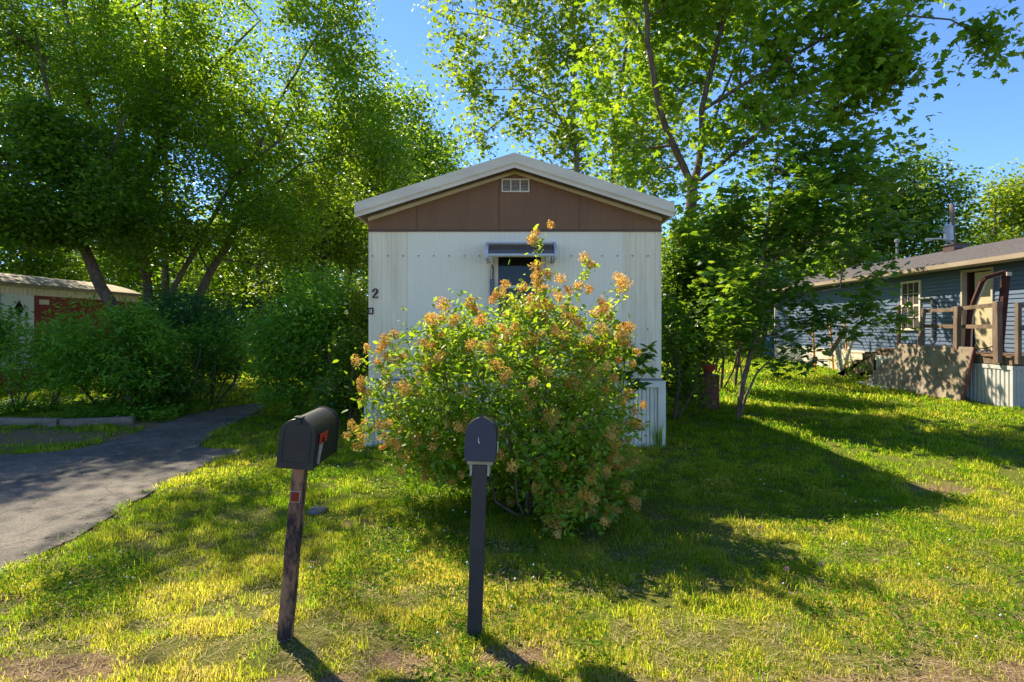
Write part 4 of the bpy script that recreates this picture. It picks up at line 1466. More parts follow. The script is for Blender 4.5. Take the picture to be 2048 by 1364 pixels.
# maroon arched frame by the door
arch = empty('arched_frame', (11.05, 14.0, 1.1), 'maroon arched metal frame with white stripe standing on the deck by the open doorway', 'frame')
M['maroon'] = paint('maroon', (.095, .03, .022), (.06, .02, .016), 6, .7, .25)
pts_px = [(1935, 702), (1936, 665), (1939, 632), (1947, 604), (1964, 563), (1973, 555), (2008, 545)]
ds = [13.35, 13.35, 13.3, 13.2, 13.1, 12.95, 12.75]
pts = [at(x, y, d) for (x, y), d in zip(pts_px, ds)]
mb = MB()
for a, b in zip(pts, pts[1:]):
    u = (b - a).normalized() * .02
    mb.bar(a - u, b + u, .09, .05, (0, -1, .0))
mb.build('arch', M['maroon'], arch)
mb = MB()
off = Vector((.055, -.035, -.02))
for a, b in zip(pts, pts[1:]): mb.bar(a + off, b + off, .03, .025, (0, -1, 0))
mb.build('stripe', M['white_trim'], arch)
mb = MB()
a, b = at(2012, 543, 12.75), at(1998, 704, 12.9)
mb.bar(b, a, .12, .12, (0, 1, 0))
mb.build('upright', M['maroon'], arch, .006)
mb = MB()
mb.box(a.x - .05, a.x + .06, a.y - .085, a.y - .0605, a.z - .10, a.z - .02)
mb.build('cap', M['white_trim'], arch)
# loose cable lying on the deck
pts = [at(1948, 668, 13.2), at(1950, 685, 13.2), at(1958, 697, 13.2), at(1972, 697, 13.1), at(1986, 692, 13.1)]
mb = MB()
mb.tube(pts, .012, 6)
tag(mb.build('cable', M['iron'], None, smooth=True), 'black cable hanging in a loop beside the maroon arched frame', 'cable')
# white leaning post, plank and orange frames near the far wall
mb = MB()
a, b = at(1684, 757, 18.6), at(1673, 690, 18.6)
a.z = gb(18.6) - .05
mb.bar(a, b, .10, .10, (0, 1, 0))
tag(mb.build('white_post', paint('grey_white', (.45, .43, .42), (.3, .28, .27), 5), None, .005), 'whitish leaning post at the foot of the wooden steps', 'post')
mb = MB()
mb.bar(at(1657, 712, 18.5), at(1692, 655, 18.2), .14, .04, (0, 1, 0))
tag(mb.build('plank', M['deck_wood'], None, .004), 'dark brown plank slanting across the orange frames', 'plank')
mb = MB()
mb.bar(Vector((DX + .35, 18.9, gb(18.9))), at(1712, 655, 18.2), .09, .09, (0, 1, 0))
tag(mb.build('grey_post', M['osb'], None, .004), 'pale grey post standing behind the wooden steps', 'post')
M['orange'] = paint('orange_paint', (.80, .33, .04), (.62, .22, .03), 9, .5)
for nm, pxs, dd, lab in ((0, (1631, 1667), 20.3, 'orange metal ladder frame with rungs leaning on the pale skirting, farther from the steps'), (1, (1697, 1733), 18.9, 'orange metal ladder frame standing right behind the wooden steps')):
    x0, x1 = at(pxs[0], 700, dd).x, at(pxs[1], 700, dd).x
    t = empty('ladder_frame', (x0, dd, gb(dd)), lab, 'ladder', 'orange ladder frames by the blue house')
    for x in (x0, x1):
        mb = MB()
        mb.bar((x, dd, gb(dd) - .05), (x, dd + .25, 2.05), .055, .04, (0, 1, 0))
        mb.build('rail', M['orange'], t)
    for z in (.55, .85, 1.25, 1.7):
        mb = MB()
        y = dd + .25 * (z - gb(dd)) / 1.8
        mb.tube([(x0 + .028, y, z), (x1 - .028, y, z)], .016, 6)
        mb.build('rung', M['orange'], t)
# teal tarpaulin heap at the far corner
rng = np.random.default_rng(2)
p = gnd(1546, 712)
mb = MB()
n, k = 9, 12
vs, fs = [], []
for i in range(n):
    for j in range(k):
        a = 2 * math.pi * j / k
        h = i / (n - 1)
        r = (.42 - .18 * h ** 2) * (1 + .16 * math.sin(3 * a + 4 * h) + .08 * math.sin(7 * a))
        if i == n - 1: r *= .3
        vs.append((p.x + r * math.cos(a), p.y + r * 1.2 * math.sin(a), p.z - .03 + 1.15 * h))
for i in range(n - 1):
    for j in range(k): fs.append((i * k + j, i * k + (j + 1) % k, i * k + k + (j + 1) % k, i * k + k + j))
fs.append(tuple((n - 1) * k + j for j in range(k)))
mb.add(vs, fs)
tag(mb.build('tarpaulin', paint('teal', (.03, .10, .15), (.02, .07, .11), 4, .5), None, smooth=True), 'teal tarpaulin draped over a heap at the far corner of the blue house', 'tarpaulin')

# utility pole behind the house
up = empty('utility_pole', (20.9, 27.0, gb(27)), 'wooden utility pole with grey transformer and lamp arm rising behind the blue house roof', 'utility pole')
mb = MB()
x, y = 20.95, 27.0
mb.tube([(x, y, gb(y) - .1), (x, y, 5), (x - .08, y, 7.55)], [.12, .11, .10], 10)
mb.build('pole', paint('pole_wood', (.20, .14, .10), (.12, .085, .06), 4, .9, stretch=(3, 3, .4)), up, smooth=True)
tx = at(1897, 465, 26.7)
mb = MB()
mb.tube([tx + Vector((.02, 0, -.40)), tx + Vector((0, 0, -.38)), tx + Vector((-.02, 0, .26)), tx + Vector((-.02, 0, .30)), tx + Vector((-.02, 0, .36))], [.15, .19, .19, .205, .1], 14)
mb.bar(tx + Vector((.2, .1, .1)), (x - .05, y, tx.z + .1), .06, .1).bar(tx + Vector((.2, .1, -.2)), (x - .03, y, tx.z - .2), .06, .1)
for q in (-.1, .1):
    mb.tube([tx + Vector((q, 0, .3)), tx + Vector((q, 0, .48))], .035, 6)
mb.build('transformer', paint('zinc', (.50, .50, .52), (.38, .38, .40), 6, .4), up)
mb = MB()
mb.tube([(x - .05, y - .05, tx.z - .48), (x - .5, y - .2, tx.z - .36), (x - .9, y - .4, tx.z - .30), at(1857, 479, 26.4)], [.04, .04, .04, .05], 8)
mb.tube([at(1862, 479, 26.4), at(1852, 480, 26.4)], [.05, .09], 8)
mb.build('lamp_arm', paint('arm_grey', (.55, .50, .46)), up)

# ------------------------------------------------------------------ red trailer on the left
RXX = -14.3
rt = empty('red_trailer', (RXX, 18, 0), 'red and white trailer home with pale tin roof half hidden behind the left bushes', 'trailer home')
M['red_siding'] = paint('red_siding', (.30, .035, .025), (.22, .025, .02), 1.5, .55, stretch=(1, 4, .5))
ry0, ry1 = 11.0, 21.7


def yprof(y0, y1, x, pitch, dep, z):
    n = max(1, round((y1 - y0) / pitch))
    p = (y1 - y0) / n
    out = []
    for i in range(n):
        a = y0 + i * p
        out += [(x, a, z), (x, a + p * .55, z), (x - dep, a + p * .65, z), (x - dep, a + p * .9, z)]
    return out + [(x, y1, z)]


ddy0, ddy1 = 15.95, 16.95
for a, b in ((ry0, ddy0 - .05), (ddy1 + .05, ry1)):
    mb = MB()
    mb.strip(yprof(a, b, RXX, .15, .015, .5), (0, 0, 2.16))
    mb.build('wall', M['red_siding'], rt)
mb = MB()
mb.strip(yprof(ry0, ry1, RXX + .004, .15, .02, 2.663), (0, 0, .30))
mb.build('upper_band', M['cream_siding'], rt)
mb = MB()
mb.box(RXX - 3.5, RXX - .03, ry0, ry1 - .01, .35, 2.94).box(RXX - 3.4, RXX - .02, ry0 + .02, ry1 - .03, -.05, .349)
mb.build('body', M['red_siding'], rt)
mb = MB()
segs = 10
pr = []
for i in range(segs + 1):
    t_ = i / segs
    pr.append((RXX + .14 - 3.8 * t_, ry0, 2.98 + .42 * math.sin(math.pi * min(t_, .999)) ** .9))
mb.extrude(pr + [(RXX - 3.66, ry0, 2.94), (RXX + .14, ry0, 2.94)], (0, ry1 - ry0 + .1, 0))
rr = mb.build('roof', paint('tin_roof', (.40, .30, .18), (.17, .12, .07), 3.5, .8, .3, stretch=(1, .5, 1)), rt)  # tin texture, with dappled sunlight painted in by the strong noise contrast
mb = MB()
mb.box(RXX + .09, RXX + .15, ry0, ry1 + .1, 2.88, 2.938)
mb.build('gutter', M['gutter'], rt)
mb = MB()
cp = at(8, 545, 15.6)
mb.tube([(RXX - .9, 15.75, 3.1), (RXX - .9, 15.75, 3.69)], .2, 12)
mb.tube([(RXX - .9, 15.75, 3.69), (RXX - .9, 15.75, 3.86)], [.15, .17], 12)
mb.build('chimney', paint('flue', (.28, .22, .17), (.14, .11, .09), 4, .6), rr)
mb = MB()
mb.box(RXX - .02, RXX + .03, ddy0 - .04, ddy1 + .04, .5, 2.66)
rdoor = mb.build('door', paint('white_door', (.82, .80, .76), (.7, .68, .64), 2), rt)
mb = MB()
cy_, cz_ = (ddy0 + ddy1) / 2 + .02, 2.25
mb.extrude([(RXX + .031, cy_ - .16, cz_), (RXX + .031, cy_, cz_ - .24), (RXX + .031, cy_ + .16, cz_), (RXX + .031, cy_, cz_ + .24)], (.008, 0, 0))
mb.build('diamond_window', M['glass'], rdoor)
mb = MB()
mb.box(RXX + .002, RXX + .03, 17.2, 17.55, 2.40, 2.55)
tag(mb.build('plaque', M['white_trim'], rt), None)

# ------------------------------------------------------------------ small things on the lawn
M['timber'] = paint('timber', (.30, .215, .155), (.14, .105, .08), 4, .9, .2, .5, 25, stretch=(.5, 3, 3))
for (a, b, lab) in (((-60, 848), (120, 850), 'old grey landscape timber edging the left bed, reaching out of the picture'), ((122, 852), (268, 846), 'old grey landscape timber edging the left bed, nearer the driveway')):
    A, B = gnd(*a), gnd(*b)
    mb = MB()
    mb.bar(A + Vector((0, 0, .04)), B + Vector((0, 0, .04)), .15, .15)
    tag(mb.build('landscape_timber', M['timber'], None, .012), lab, 'timber', 'landscape timbers along the left bed')
p = gnd(636, 1022)
bm = bmesh.new()
bmesh.ops.create_icosphere(bm, subdivisions=3, radius=1)
rg = random.Random(4)
for v in bm.verts:
    k = 1 + .12 * math.sin(v.co.x * 4 + 1) * math.cos(v.co.y * 5)
    v.co = Vector((v.co.x * .085 * k, v.co.y * .10 * k, max(v.co.z, -.3) * .035 * k))
me = bpy.data.meshes.new('stone')
bm.to_mesh(me)
o = bpy.data.objects.new('stone', me)
C.objects.link(o)
o.location = (p.x, p.y, .004)
me.materials.append(paint('stone_grey', (.17, .165, .15), (.09, .09, .08), 12, .8, .3, .6, 40))
for q in me.polygons: q.use_smooth = True
tag(o, 'flat grey stone half sunk in the lawn between the leaning mailbox and the bush', 'stone')
# brick pillar with a tilted red pot on top
bp = gnd(1417, 816)
pil = empty('brick_pillar', bp, 'dark red round brick pillar standing at the edge of the shaded shrubs', 'pillar')
mb = MB()
M['old_brick'] = paint('old_brick', (.22, .085, .055), (.12, .05, .038), 8, .9, .2, .5, 30)
for c in range(6):
    z = bp.z - .02 + c * .122
    n = 10
    for k in range(n):
        a0 = 2 * math.pi * (k + (c % 2) * .5) / n
        a1 = a0 + 2 * math.pi / n * .94
        r0, r1 = .12, .215 + (k * 7 + c * 3) % 4 * .003
        lo = [(bp.x + math.cos(a) * r, bp.y + math.sin(a) * r, z) for a, r in ((a0, r0), (a0, r1), (a1, r1), (a1, r0))]
        hi = [(x, y, zz + .112) for x, y, zz in lo]
        mb.hexa(lo, hi)
mb.build('brick_courses', M['old_brick'], pil, .004)
mb = MB()
mb.tube([(bp.x, bp.y, bp.z), (bp.x, bp.y, bp.z + .715)], .19, 16)
mb.build('mortar', paint('mortar', (.12, .10, .09)), pil)
mb = MB()
pc = bp + Vector((0, 0, .86))
mb.M = Matrix.Translation(pc) @ Matrix.Rotation(math.radians(14), 4, 'Y')
mb.tube([(0, 0, -.07), (0, 0, -.065), (0, 0, .04), (0, 0, .045), (0, 0, .085), (0, 0, .085), (0, 0, .03)], [.10, .115, .155, .175, .178, .15, .135], 20)
pot = empty('flower_pot', pc, 'tilted red plastic flower pot balanced on top of the brick pillar', 'flower pot')
mb.build('pot', paint('pot_red', (.42, .07, .04), (.34, .05, .03), 9, .45), pot)
mb = MB()
mb.M = Matrix.Translation(pc) @ Matrix.Rotation(math.radians(14), 4, 'Y')
mb.tube([(0, 0, .045), (0, 0, .05)], .148, 16)
mb.build('soil', M['dark_inside'], pot)
mb = MB()
mb.tube([(bp.x - .02, bp.y, bp.z + .71), pc + Vector((0, 0, -.065))], [.09, .085], 10)
tag(mb.build('pot_base', M['old_brick'], None), 'small brown pot standing under the tilted red flower pot', 'pot')


def grass_tuft(name, x, y, n, h, seed, label, spread=.1):
    rng = np.random.default_rng(seed)
    a = rng.uniform(0, 6.28, n)
    r = rng.random(n) * spread
    px, py = x + np.cos(a) * r, y + np.sin(a) * r
    hh = h * rng.uniform(.5, 1.1, n)
    P0 = np.stack([px, py, gz(px, py) - .01], 1)
    dx = np.stack([np.cos(a), np.sin(a), a * 0], 1)
    wv = np.stack([-np.sin(a), np.cos(a), a * 0], 1) * .006
    ln = hh * rng.uniform(.1, .45, n)
    V = np.empty((n, 5, 3))
    V[:, 0], V[:, 1] = P0 - wv, P0 + wv
    mid = P0 + dx * (ln * .3)[:, None]; mid[:, 2] += hh * .6
    V[:, 2], V[:, 3] = mid + wv, mid - wv
    V[:, 4] = P0 + dx * ln[:, None]; V[:, 4, 2] += hh
    idx = (np.arange(n)[:, None] * 5 + np.array([0, 1, 2, 3, 3, 2, 4])[None, :]).ravel()
    o = np_mesh(name, V.reshape(-1, 3), idx, np.tile([4, 3], n), M['grass'], None, np.repeat(rng.random(n) * .25, 5))
    tag(o, label, 'grass tuft')


g = gnd(1318, 892)
grass_tuft('grass_tuft', g.x, g.y, 40, .42, 1, 'tall tuft of grass at the right corner of the mobile home skirting', .09)
g = gnd(1120, 1300)
# pink clover heads on stalks
for i, (px, py, lab) in enumerate(((1570, 1150, 'pink clover flower in the sunlit grass right of the bush shadow, nearest the shadow tip'), (1516, 1062, 'pink clover flower at the front edge of the roof shadow'), (1638, 1140, 'pink clover flower standing alone in the bright lawn on the right'))):
    g = gnd(px, py + 14)
    t = empty('clover_flower', g, lab, 'flower', 'pink clover flowers in the lawn')
    mb = MB()
    mb.tube([g, g + Vector((.008, 0, .05)), g + Vector((.01, -.004, .085))], .0018, 5)
    mb.build('stalk', M['clover'], t)
    rng = np.random.default_rng(i)
    u = rng.normal(size=(60, 3)); u /= np.linalg.norm(u, axis=1)[:, None]
    c = np.array(g) + np.array([.01, -.004, .092])
    leaf_mesh('blossom', c + u * .006, .012, 'slim', leafmat('pink_petal_%d' % i, [(.45, .15, .28), (.55, .28, .38)], [(.5, .2, .3), (.6, .3, .4)], .3), t, rng, 0, None, u * 4)

# ------------------------------------------------------------------ trees and shrubs
def P(px, py, d): return tuple(at(px, py, d))


def base_of(px, d, py_top=None):
    q = at(px, HZ, d)
    return (q.x, d, gb(d) - .1)


# tall maple to the right of the mobile home
b = base_of(1368, 13)
plant('maple_tree', 'tall leafy maple forking just beyond the right roof corner of the mobile home', 'tree',
      [([b, P(1370, 480, 13), P(1386, 375, 13)], .155, .12), ([P(1386, 375, 13), P(1345, 290, 12.9), P(1318, 210, 12.8), P(1296, 80, 12.6), P(1288, -60, 12.5), P(1270, -220, 12.5)], .085, .03),
       ([P(1386, 375, 13), P(1402, 300, 13.2), P(1404, 220, 13.4), P(1428, 120, 13.6), P(1452, 20, 13.8), P(1480, -160, 14)], .085, .03),
       ([P(1402, 300, 13.2), P(1420, 270, 13.6), P(1440, 200, 14.2), P(1500, 60, 14.6)], .05, .02),
       ([P(1404, 220, 13.4), P(1520, 150, 12.8), P(1640, 80, 12.0), P(1780, 30, 11.4), P(1900, 40, 11.0)], .05, .015),
       ([P(1386, 375, 13), P(1450, 320, 12.6), P(1560, 230, 12.0), P(1680, 190, 11.6)], .06, .02)],
      [(1290, 180, 12.8, 130, 190, 1.6, 1), (1420, 120, 13.6, 170, 200, 1.8, 1.1), (1560, 130, 12.8, 180, 150, 1.8, .8), (1700, 110, 11.8, 130, 120, 1.2, .55), (1800, 110, 11.4, 90, 60, .8, 1.1), (1900, 60, 11.2, 80, 50, .6, 1.1), (1830, 70, 11.3, 130, 70, .9, 1.1), (1640, 500, 16, 90, 50, 1, .7), (1710, 460, 16.5, 60, 50, .9, .6),
       (1960, 90, 11, 90, 60, .7, 1.1), (1480, -120, 13.5, 330, 170, 2.2, .9), (1640, 220, 12.2, 130, 90, 1.2, .45), (1240, -100, 12.8, 150, 120, 1.5, .7), (1800, -80, 11.8, 220, 90, 1.4, .6), (1620, -330, 13, 420, 150, 2.4, .8),
       (1390, 440, 13.4, 70, 80, 1.0, .6), (1320, 330, 13.0, 80, 90, 1.0, 1), (1375, 300, 12.2, 90, 90, .6, .9), (1330, 150, 12.0, 90, 100, .7, .8), (1350, 420, 12.4, 60, 60, .6, .7), (1470, 260, 13.4, 100, 90, 1.4, .9), (1760, 280, 11.8, 80, 50, .8, .22), (1880, 150, 11, 50, 60, .5, .8)],
      1060, 42, .24, .15, 'maple', 'leaf_maple', 'bark', 31, r_tip=.006, gap=.43, up=.4, bias=.25)
# lighter, thin trees far behind the roof
D1, D2 = 44, 46
b = base_of(1152, D1)
plant('plane_tree', 'slim pale trunked tree with sparse light green leaves rising straight behind the roof', 'tree',
      [([b, P(1154, 340, D1), P(1147, 230, D1), P(1150, 120, D1), P(1146, 10, D1), P(1140, -50, D1)], .30, .08),
       ([P(1154, 300, D1), P(1100, 200, D1 - 1), P(1050, 178, D1 - 1.5), P(960, 180, D1 - 2)], .08, .025), ([P(1150, 250, D1), P(1095, 215, D1 - .6), P(1020, 225, D1 - 1), P(925, 300, D1 - 1.5)], .08, .025),
       ([P(1147, 120, D1), P(1060, 60, D1 - .6), P(960, 30, D1 - 1), P(890, 20, D1 - 1)], .08, .025)],
      [(1050, 60, D1 - 1, 150, 100, 3.2, .8), (940, 120, D1 - 1.5, 90, 110, 2.4, .4), (1000, 200, D1 - 1.5, 120, 80, 2.8, .5), (1130, 170, D1, 80, 160, 3, .7), (960, 290, D1 - 1.5, 90, 60, 2.2, .35), (1080, -30, D1 - .5, 190, 60, 3, .7),
       (1180, 290, D1 + .5, 80, 60, 2.5, .6), (1060, 300, D1, 60, 40, 1.8, .3), (880, 40, D1 - 1.5, 60, 70, 2, .2)],
      620, 18, .50, .33, 'maple', 'leaf_light', 'bark_pale', 32, r_tip=.014, gap=.40, up=.4, flat=.8)
b = base_of(1232, D2)
plant('plane_tree', 'second light green tree behind the roof, darker trunk between the slim tree and the maple', 'tree',
      [([b, P(1226, 330, D2), P(1238, 200, D2), P(1262, 20, D2), P(1268, -50, D2)], .28, .1), ([P(1230, 330, D2), P(1300, 250, D2), P(1350, 180, D2)], .1, .03)],
      [(1250, 280, D2, 100, 90, 3, .8), (1300, 350, D2, 90, 60, 3, .7), (1270, 80, D2, 120, 130, 3, .8), (1200, 390, D2 + 1, 110, 50, 3, .6), (1340, 240, D2, 80, 90, 3, .7)],
      360, 22, .56, .33, 'maple', 'leaf_light', 'bark', 33, r_tip=.015, gap=.38, up=.4)

# young maple on the side lawn
b = tuple(gnd(1476, 838))
b = (b[0], b[1], b[2] - .08)
D_ = 10.45
plant('maple_sapling', 'young big leaved maple with thin leaning double stem on the side lawn', 'tree',
      [([b, P(1484, 770, D_), P(1496, 725, D_), P(1508, 680, D_), P(1518, 600, D_), P(1532, 480, D_ + .1), P(1545, 360, D_ + .1), P(1560, 280, D_ + .1)], .055, .016),
       ([(b[0] + .03, b[1] - .03, b[2]), P(1492, 790, D_ - .1), P(1515, 745, D_ - .15), P(1545, 715, D_ - .2)], .035, .012),
       ([P(1484, 770, D_), P(1478, 700, D_), P(1474, 650, D_)], .025, .01),
       ([P(1518, 600, D_), P(1600, 590, D_ - .3), P(1680, 575, D_ - .6), P(1750, 600, D_ - .8)], .03, .01)],
      [(1500, 600, D_, 110, 90, 1.1, 1), (1640, 600, D_ - .4, 100, 60, .6, .8), (1735, 600, D_ - .7, 85, 55, .5, .8), (1690, 640, D_ - .6, 80, 40, .5, .6), (1560, 430, D_, 120, 130, 1.2, 1.1), (1640, 380, D_, 130, 110, 1.0, .9), (1480, 480, D_ + .4, 80, 120, .9, .8),
       (1600, 290, D_, 110, 80, .9, .7), (1445, 610, D_ + .2, 60, 60, .8, .6), (1560, 700, D_ - .1, 90, 50, .7, .6), (1740, 480, D_ - .3, 90, 70, .6, .5), (1770, 655, D_ - .8, 35, 25, .3, .25), (1640, 500, D_, 90, 60, .8, .6), (1760, 340, D_, 70, 60, .6, .4)],
      350, 25, .19, .135, 'maple', 'leaf_gloss', 'bark_pale', 34, r_tip=.004, gap=.36, up=.62, flat=.55)

# dark overgrowth along the right side of the home
for (bl, rt_, n, lab, sd, lf, ml) in (
        ([(1368, 650, 12.9, 55, 100, .8, 1), (1358, 775, 11.0, 32, 45, .6, .8), (1410, 580, 12.6, 75, 95, .9, 1), (1380, 560, 12.6, 60, 70, .8, .8), (1345, 700, 10.4, 30, 90, .5, .6)], [(1366, 13), (1390, 13.2), (1348, 10.6)], 360, 'dense dark shrub crowding the right side wall of the mobile home', 41, 'kite', 'leaf_dark'),
        ([(1445, 620, 15, 65, 90, 1.2, 1), (1440, 540, 15, 80, 70, 1.2, .8)], [(1440, 15), (1470, 15.4)], 170, 'dark green shrub behind the young maple', 42, 'oval', 'leaf_dark'),
        ([(1420, 500, 19, 110, 90, 1.8, 1), (1480, 480, 20, 90, 80, 1.6, .9)], [(1430, 19), (1470, 20)], 240, 'tall dark bush filling the gap between maple trunk and blue house', 43, 'kite', 'leaf_maple')):
    roots = []
    for px, d in rt_:
        q = base_of(px, d)
        roots += [([q, (q[0] + .1, q[1], q[2] + .9), (q[0] - .05, q[1], q[2] + 1.6)], .045, .02), ([(q[0] + .2, q[1], q[2]), (q[0] + .45, q[1] - .1, q[2] + 1.2)], .035, .015)]
    plant('dark_shrub', lab, 'shrub', roots, bl, n, 44, .22, .11, lf, ml, 'bark', sd, group='dark shrubs on the right of the mobile home', r_tip=.005, gap=.22, up=.4, parts=('stems', 'foliage'), minz=.08)

# big many stemmed tree on the left
b1, b2, b3, b4 = base_of(245, 14.5), base_of(395, 16), base_of(318, 16.2), base_of(330, 15.6)
plant('big_maple', 'huge spreading maple with several leaning trunks above the left bushes', 'tree',
      [([b2, P(392, 600, 16), P(420, 545, 16), P(455, 490, 16), P(480, 425, 16)], .14, .085),
       ([P(480, 425, 16), P(500, 330, 16), P(560, 200, 16), P(640, 60, 16), P(690, -40, 16)], .06, .015),
       ([b3, P(300, 600, 16.2), P(288, 530, 16.2), P(282, 440, 16.2), P(270, 300, 16.3), P(290, 150, 16.5), P(300, 0, 16.6), P(300, -160, 16.6)], .13, .05),
       ([b4, P(345, 580, 15.6), P(380, 520, 15.5), P(420, 450, 15.2), P(470, 350, 14.8), P(560, 280, 14.2)], .10, .025),
       ([P(275, 400, 16.2), P(330, 270, 15.8), P(335, 130, 15.5), P(330, -60, 15.4)], .12, .04),
       ([P(282, 440, 16.2), P(200, 280, 15.6), P(160, 150, 15.2), P(120, -20, 15)], .11, .03),
       ([P(330, 270, 15.8), P(430, 130, 15.2), P(520, 40, 15)], .08, .02), ([P(480, 425, 16), P(600, 330, 15.5), P(720, 300, 15)], .045, .012)],
      [(320, 120, 15.8, 200, 190, 2.2, 1), (480, 160, 15.6, 190, 150, 2.2, 1), (620, 260, 15.4, 170, 130, 2.0, 1), (720, 330, 15.2, 110, 80, 1.6, .8), (180, 240, 15.4, 170, 170, 2.0, 1), (300, 380, 15.8, 190, 100, 2, .9), (480, 360, 15.6, 150, 90, 1.8, .8),
       (560, 40, 15.6, 170, 130, 2, .9), (420, -70, 15.4, 260, 90, 2.4, .7), (160, 70, 16.8, 160, 150, 2, .9), (30, 130, 17.6, 150, 170, 2, 1), (650, 110, 15.8, 110, 90, 1.6, .6), (770, 260, 15.2, 70, 80, 1.2, .5), (100, -100, 17, 220, 90, 2.4, .5), (600, 440, 15.5, 110, 60, 1.5, .5), (150, 400, 15.2, 150, 70, 1.6, .6), (400, 480, 16.5, 130, 60, 1.4, .7), (280, 480, 14.6, 120, 70, 1.2, .9), (400, 430, 14.4, 110, 80, 1.2, .9), (200, 500, 14.8, 80, 40, 1, .6), (235, -190, 12.9, 160, 110, 1.7, 1.0), (330, 300, 14.2, 150, 90, 1.2, .9), (410, 200, 17.6, 160, 150, 2, 1), (680, 200, 16.6, 100, 120, 1.6, .9), (560, 250, 17.4, 130, 130, 1.8, .9), (740, 360, 15.6, 90, 70, 1.4, .7), (560, 420, 15.2, 130, 80, 1.4, .8), (540, 500, 16.5, 90, 60, 1.3, .6)],
      2100, 62, .27, .115, 'kite', 'leaf_maple', 'bark', 51, r_tip=.006, gap=.44, up=.4, bias=.22)
plant('leaning_tree', 'tree with a dark trunk leaning left in front of the red trailer', 'tree',
      [([base_of(262, 13.6), P(240, 640, 13.6), P(205, 575, 13.6), P(175, 510, 13.6), P(150, 430, 13.6), P(120, 300, 13.4)], .16, .09),
       ([P(120, 300, 13.4), P(95, 180, 13.3), P(70, 60, 13.2)], .05, .02),
       ([P(175, 510, 13.6), P(90, 400, 13.0), P(10, 330, 12.6)], .1, .03), ([P(150, 430, 13.6), P(210, 330, 13.2), P(250, 230, 13)], .09, .02)],
      [(80, 330, 13, 150, 110, 1.6, 1), (130, 430, 13.2, 140, 70, 1.4, .8), (-60, 300, 12.6, 130, 160, 1.6, .8), (50, 60, 12.8, 120, 90, 1.2, .18), (230, 460, 13.2, 100, 50, 1.0, .6), (-20, 440, 12.8, 100, 60, 1.2, .5), (-120, 60, 12.6, 160, 200, 2, .25), (150, 400, 12.4, 130, 80, .9, 1.3), (30, 300, 12.2, 110, 110, 1, 1.2), (10, 420, 12.0, 110, 60, .9, 1.0), (60, 470, 12.3, 90, 35, .8, .5)],
      860, 58, .23, .11, 'kite', 'leaf_dark', 'bark', 52, r_tip=.006, gap=.46, up=.45)
# light trees just left of the roof
for (px, d, bl, n, lab, sd, ml, sz) in (
        (650, 20, [(610, 480, 20, 90, 90, 1.6, 1), (690, 500, 20, 70, 110, 1.4, 1), (640, 400, 20, 100, 60, 1.6, .8), (580, 560, 20, 60, 60, 1.2, .6)], 300, 'small bright green tree with thin trunk between the big maple and the mobile home roof', 53, 'leaf_light', .15),
        (790, 26, [(780, 310, 26, 90, 130, 2, 1), (850, 330, 26, 60, 80, 1.6, .7), (740, 400, 26, 90, 90, 2, .9), (800, 220, 26, 60, 60, 1.4, .6)], 330, 'mid green tree rising behind the left slope of the roof', 54, 'leaf_maple', .20),
        (860, 34, [(860, 330, 34, 55, 70, 1.8, 1), (810, 400, 34, 80, 60, 1.8, 1), (900, 370, 34, 40, 40, 1.4, .5)], 200, 'darkest tree peeking over the left slope of the roof, farthest back', 55, 'leaf_blue', .22),
        (520, 24, [(520, 470, 24, 110, 100, 2, 1), (440, 520, 24, 90, 80, 2, .9), (560, 380, 24, 100, 80, 2, .9)], 300, 'backlit tree seen between the trunks of the big maple', 56, 'leaf_maple', .19),
        (700, 30, [(680, 300, 30, 110, 120, 2.4, 1), (620, 420, 30, 110, 90, 2.4, 1), (720, 480, 30, 80, 80, 2, .8)], 340, 'tall background tree behind the small bright tree on the left', 57, 'leaf_maple', .22),
        (60, 30, [(60, 480, 30, 130, 90, 2.4, 1), (-60, 430, 30, 130, 120, 2.4, 1), (140, 530, 30, 90, 60, 2, .8), (20, 380, 30, 110, 80, 2, .7), (10, 530, 29, 90, 50, 1.6, .8)], 430, 'background tree far behind the red trailer roof', 58, 'leaf_dark', .22),
        (300, 29, [(300, 480, 29, 120, 110, 2.4, 1), (210, 540, 29, 90, 60, 2, .8), (380, 560, 29, 90, 70, 2, .9), (260, 380, 29, 120, 90, 2, .8)], 380, 'background tree between the leaning tree and the big maple trunks', 59, 'leaf_maple', .22),
        (560, 33, [(560, 560, 33, 120, 80, 2.4, 1), (460, 590, 33, 100, 70, 2.2, 1), (660, 570, 33, 80, 70, 2, .9)], 300, 'low dark tree closing the gap above the end of the driveway', 60, 'leaf_blue', .22),
        (330, 22, [(180, 170, 22, 170, 150, 2.4, 1), (400, 160, 22, 170, 150, 2.4, 1), (300, 20, 22, 200, 100, 2.4, .9), (540, 200, 22, 120, 120, 2.2, .8), (60, 250, 22, 120, 110, 2, .8)], 620, 'tall full tree filling the sky directly behind the big maple', 66, 'leaf_maple', .15)):
    q = base_of(px, d)
    top = at(px, bl[0][1], d)
    plant('background_tree', lab, 'tree', [([q, (q[0], q[1], q[2] + 2), tuple(top)], .16, .05)], bl, n, 44, .36 * d / 20, sz, 'kite', ml, 'bark', sd, group='trees behind on the left', r_tip=.008, gap=.36, up=.4)
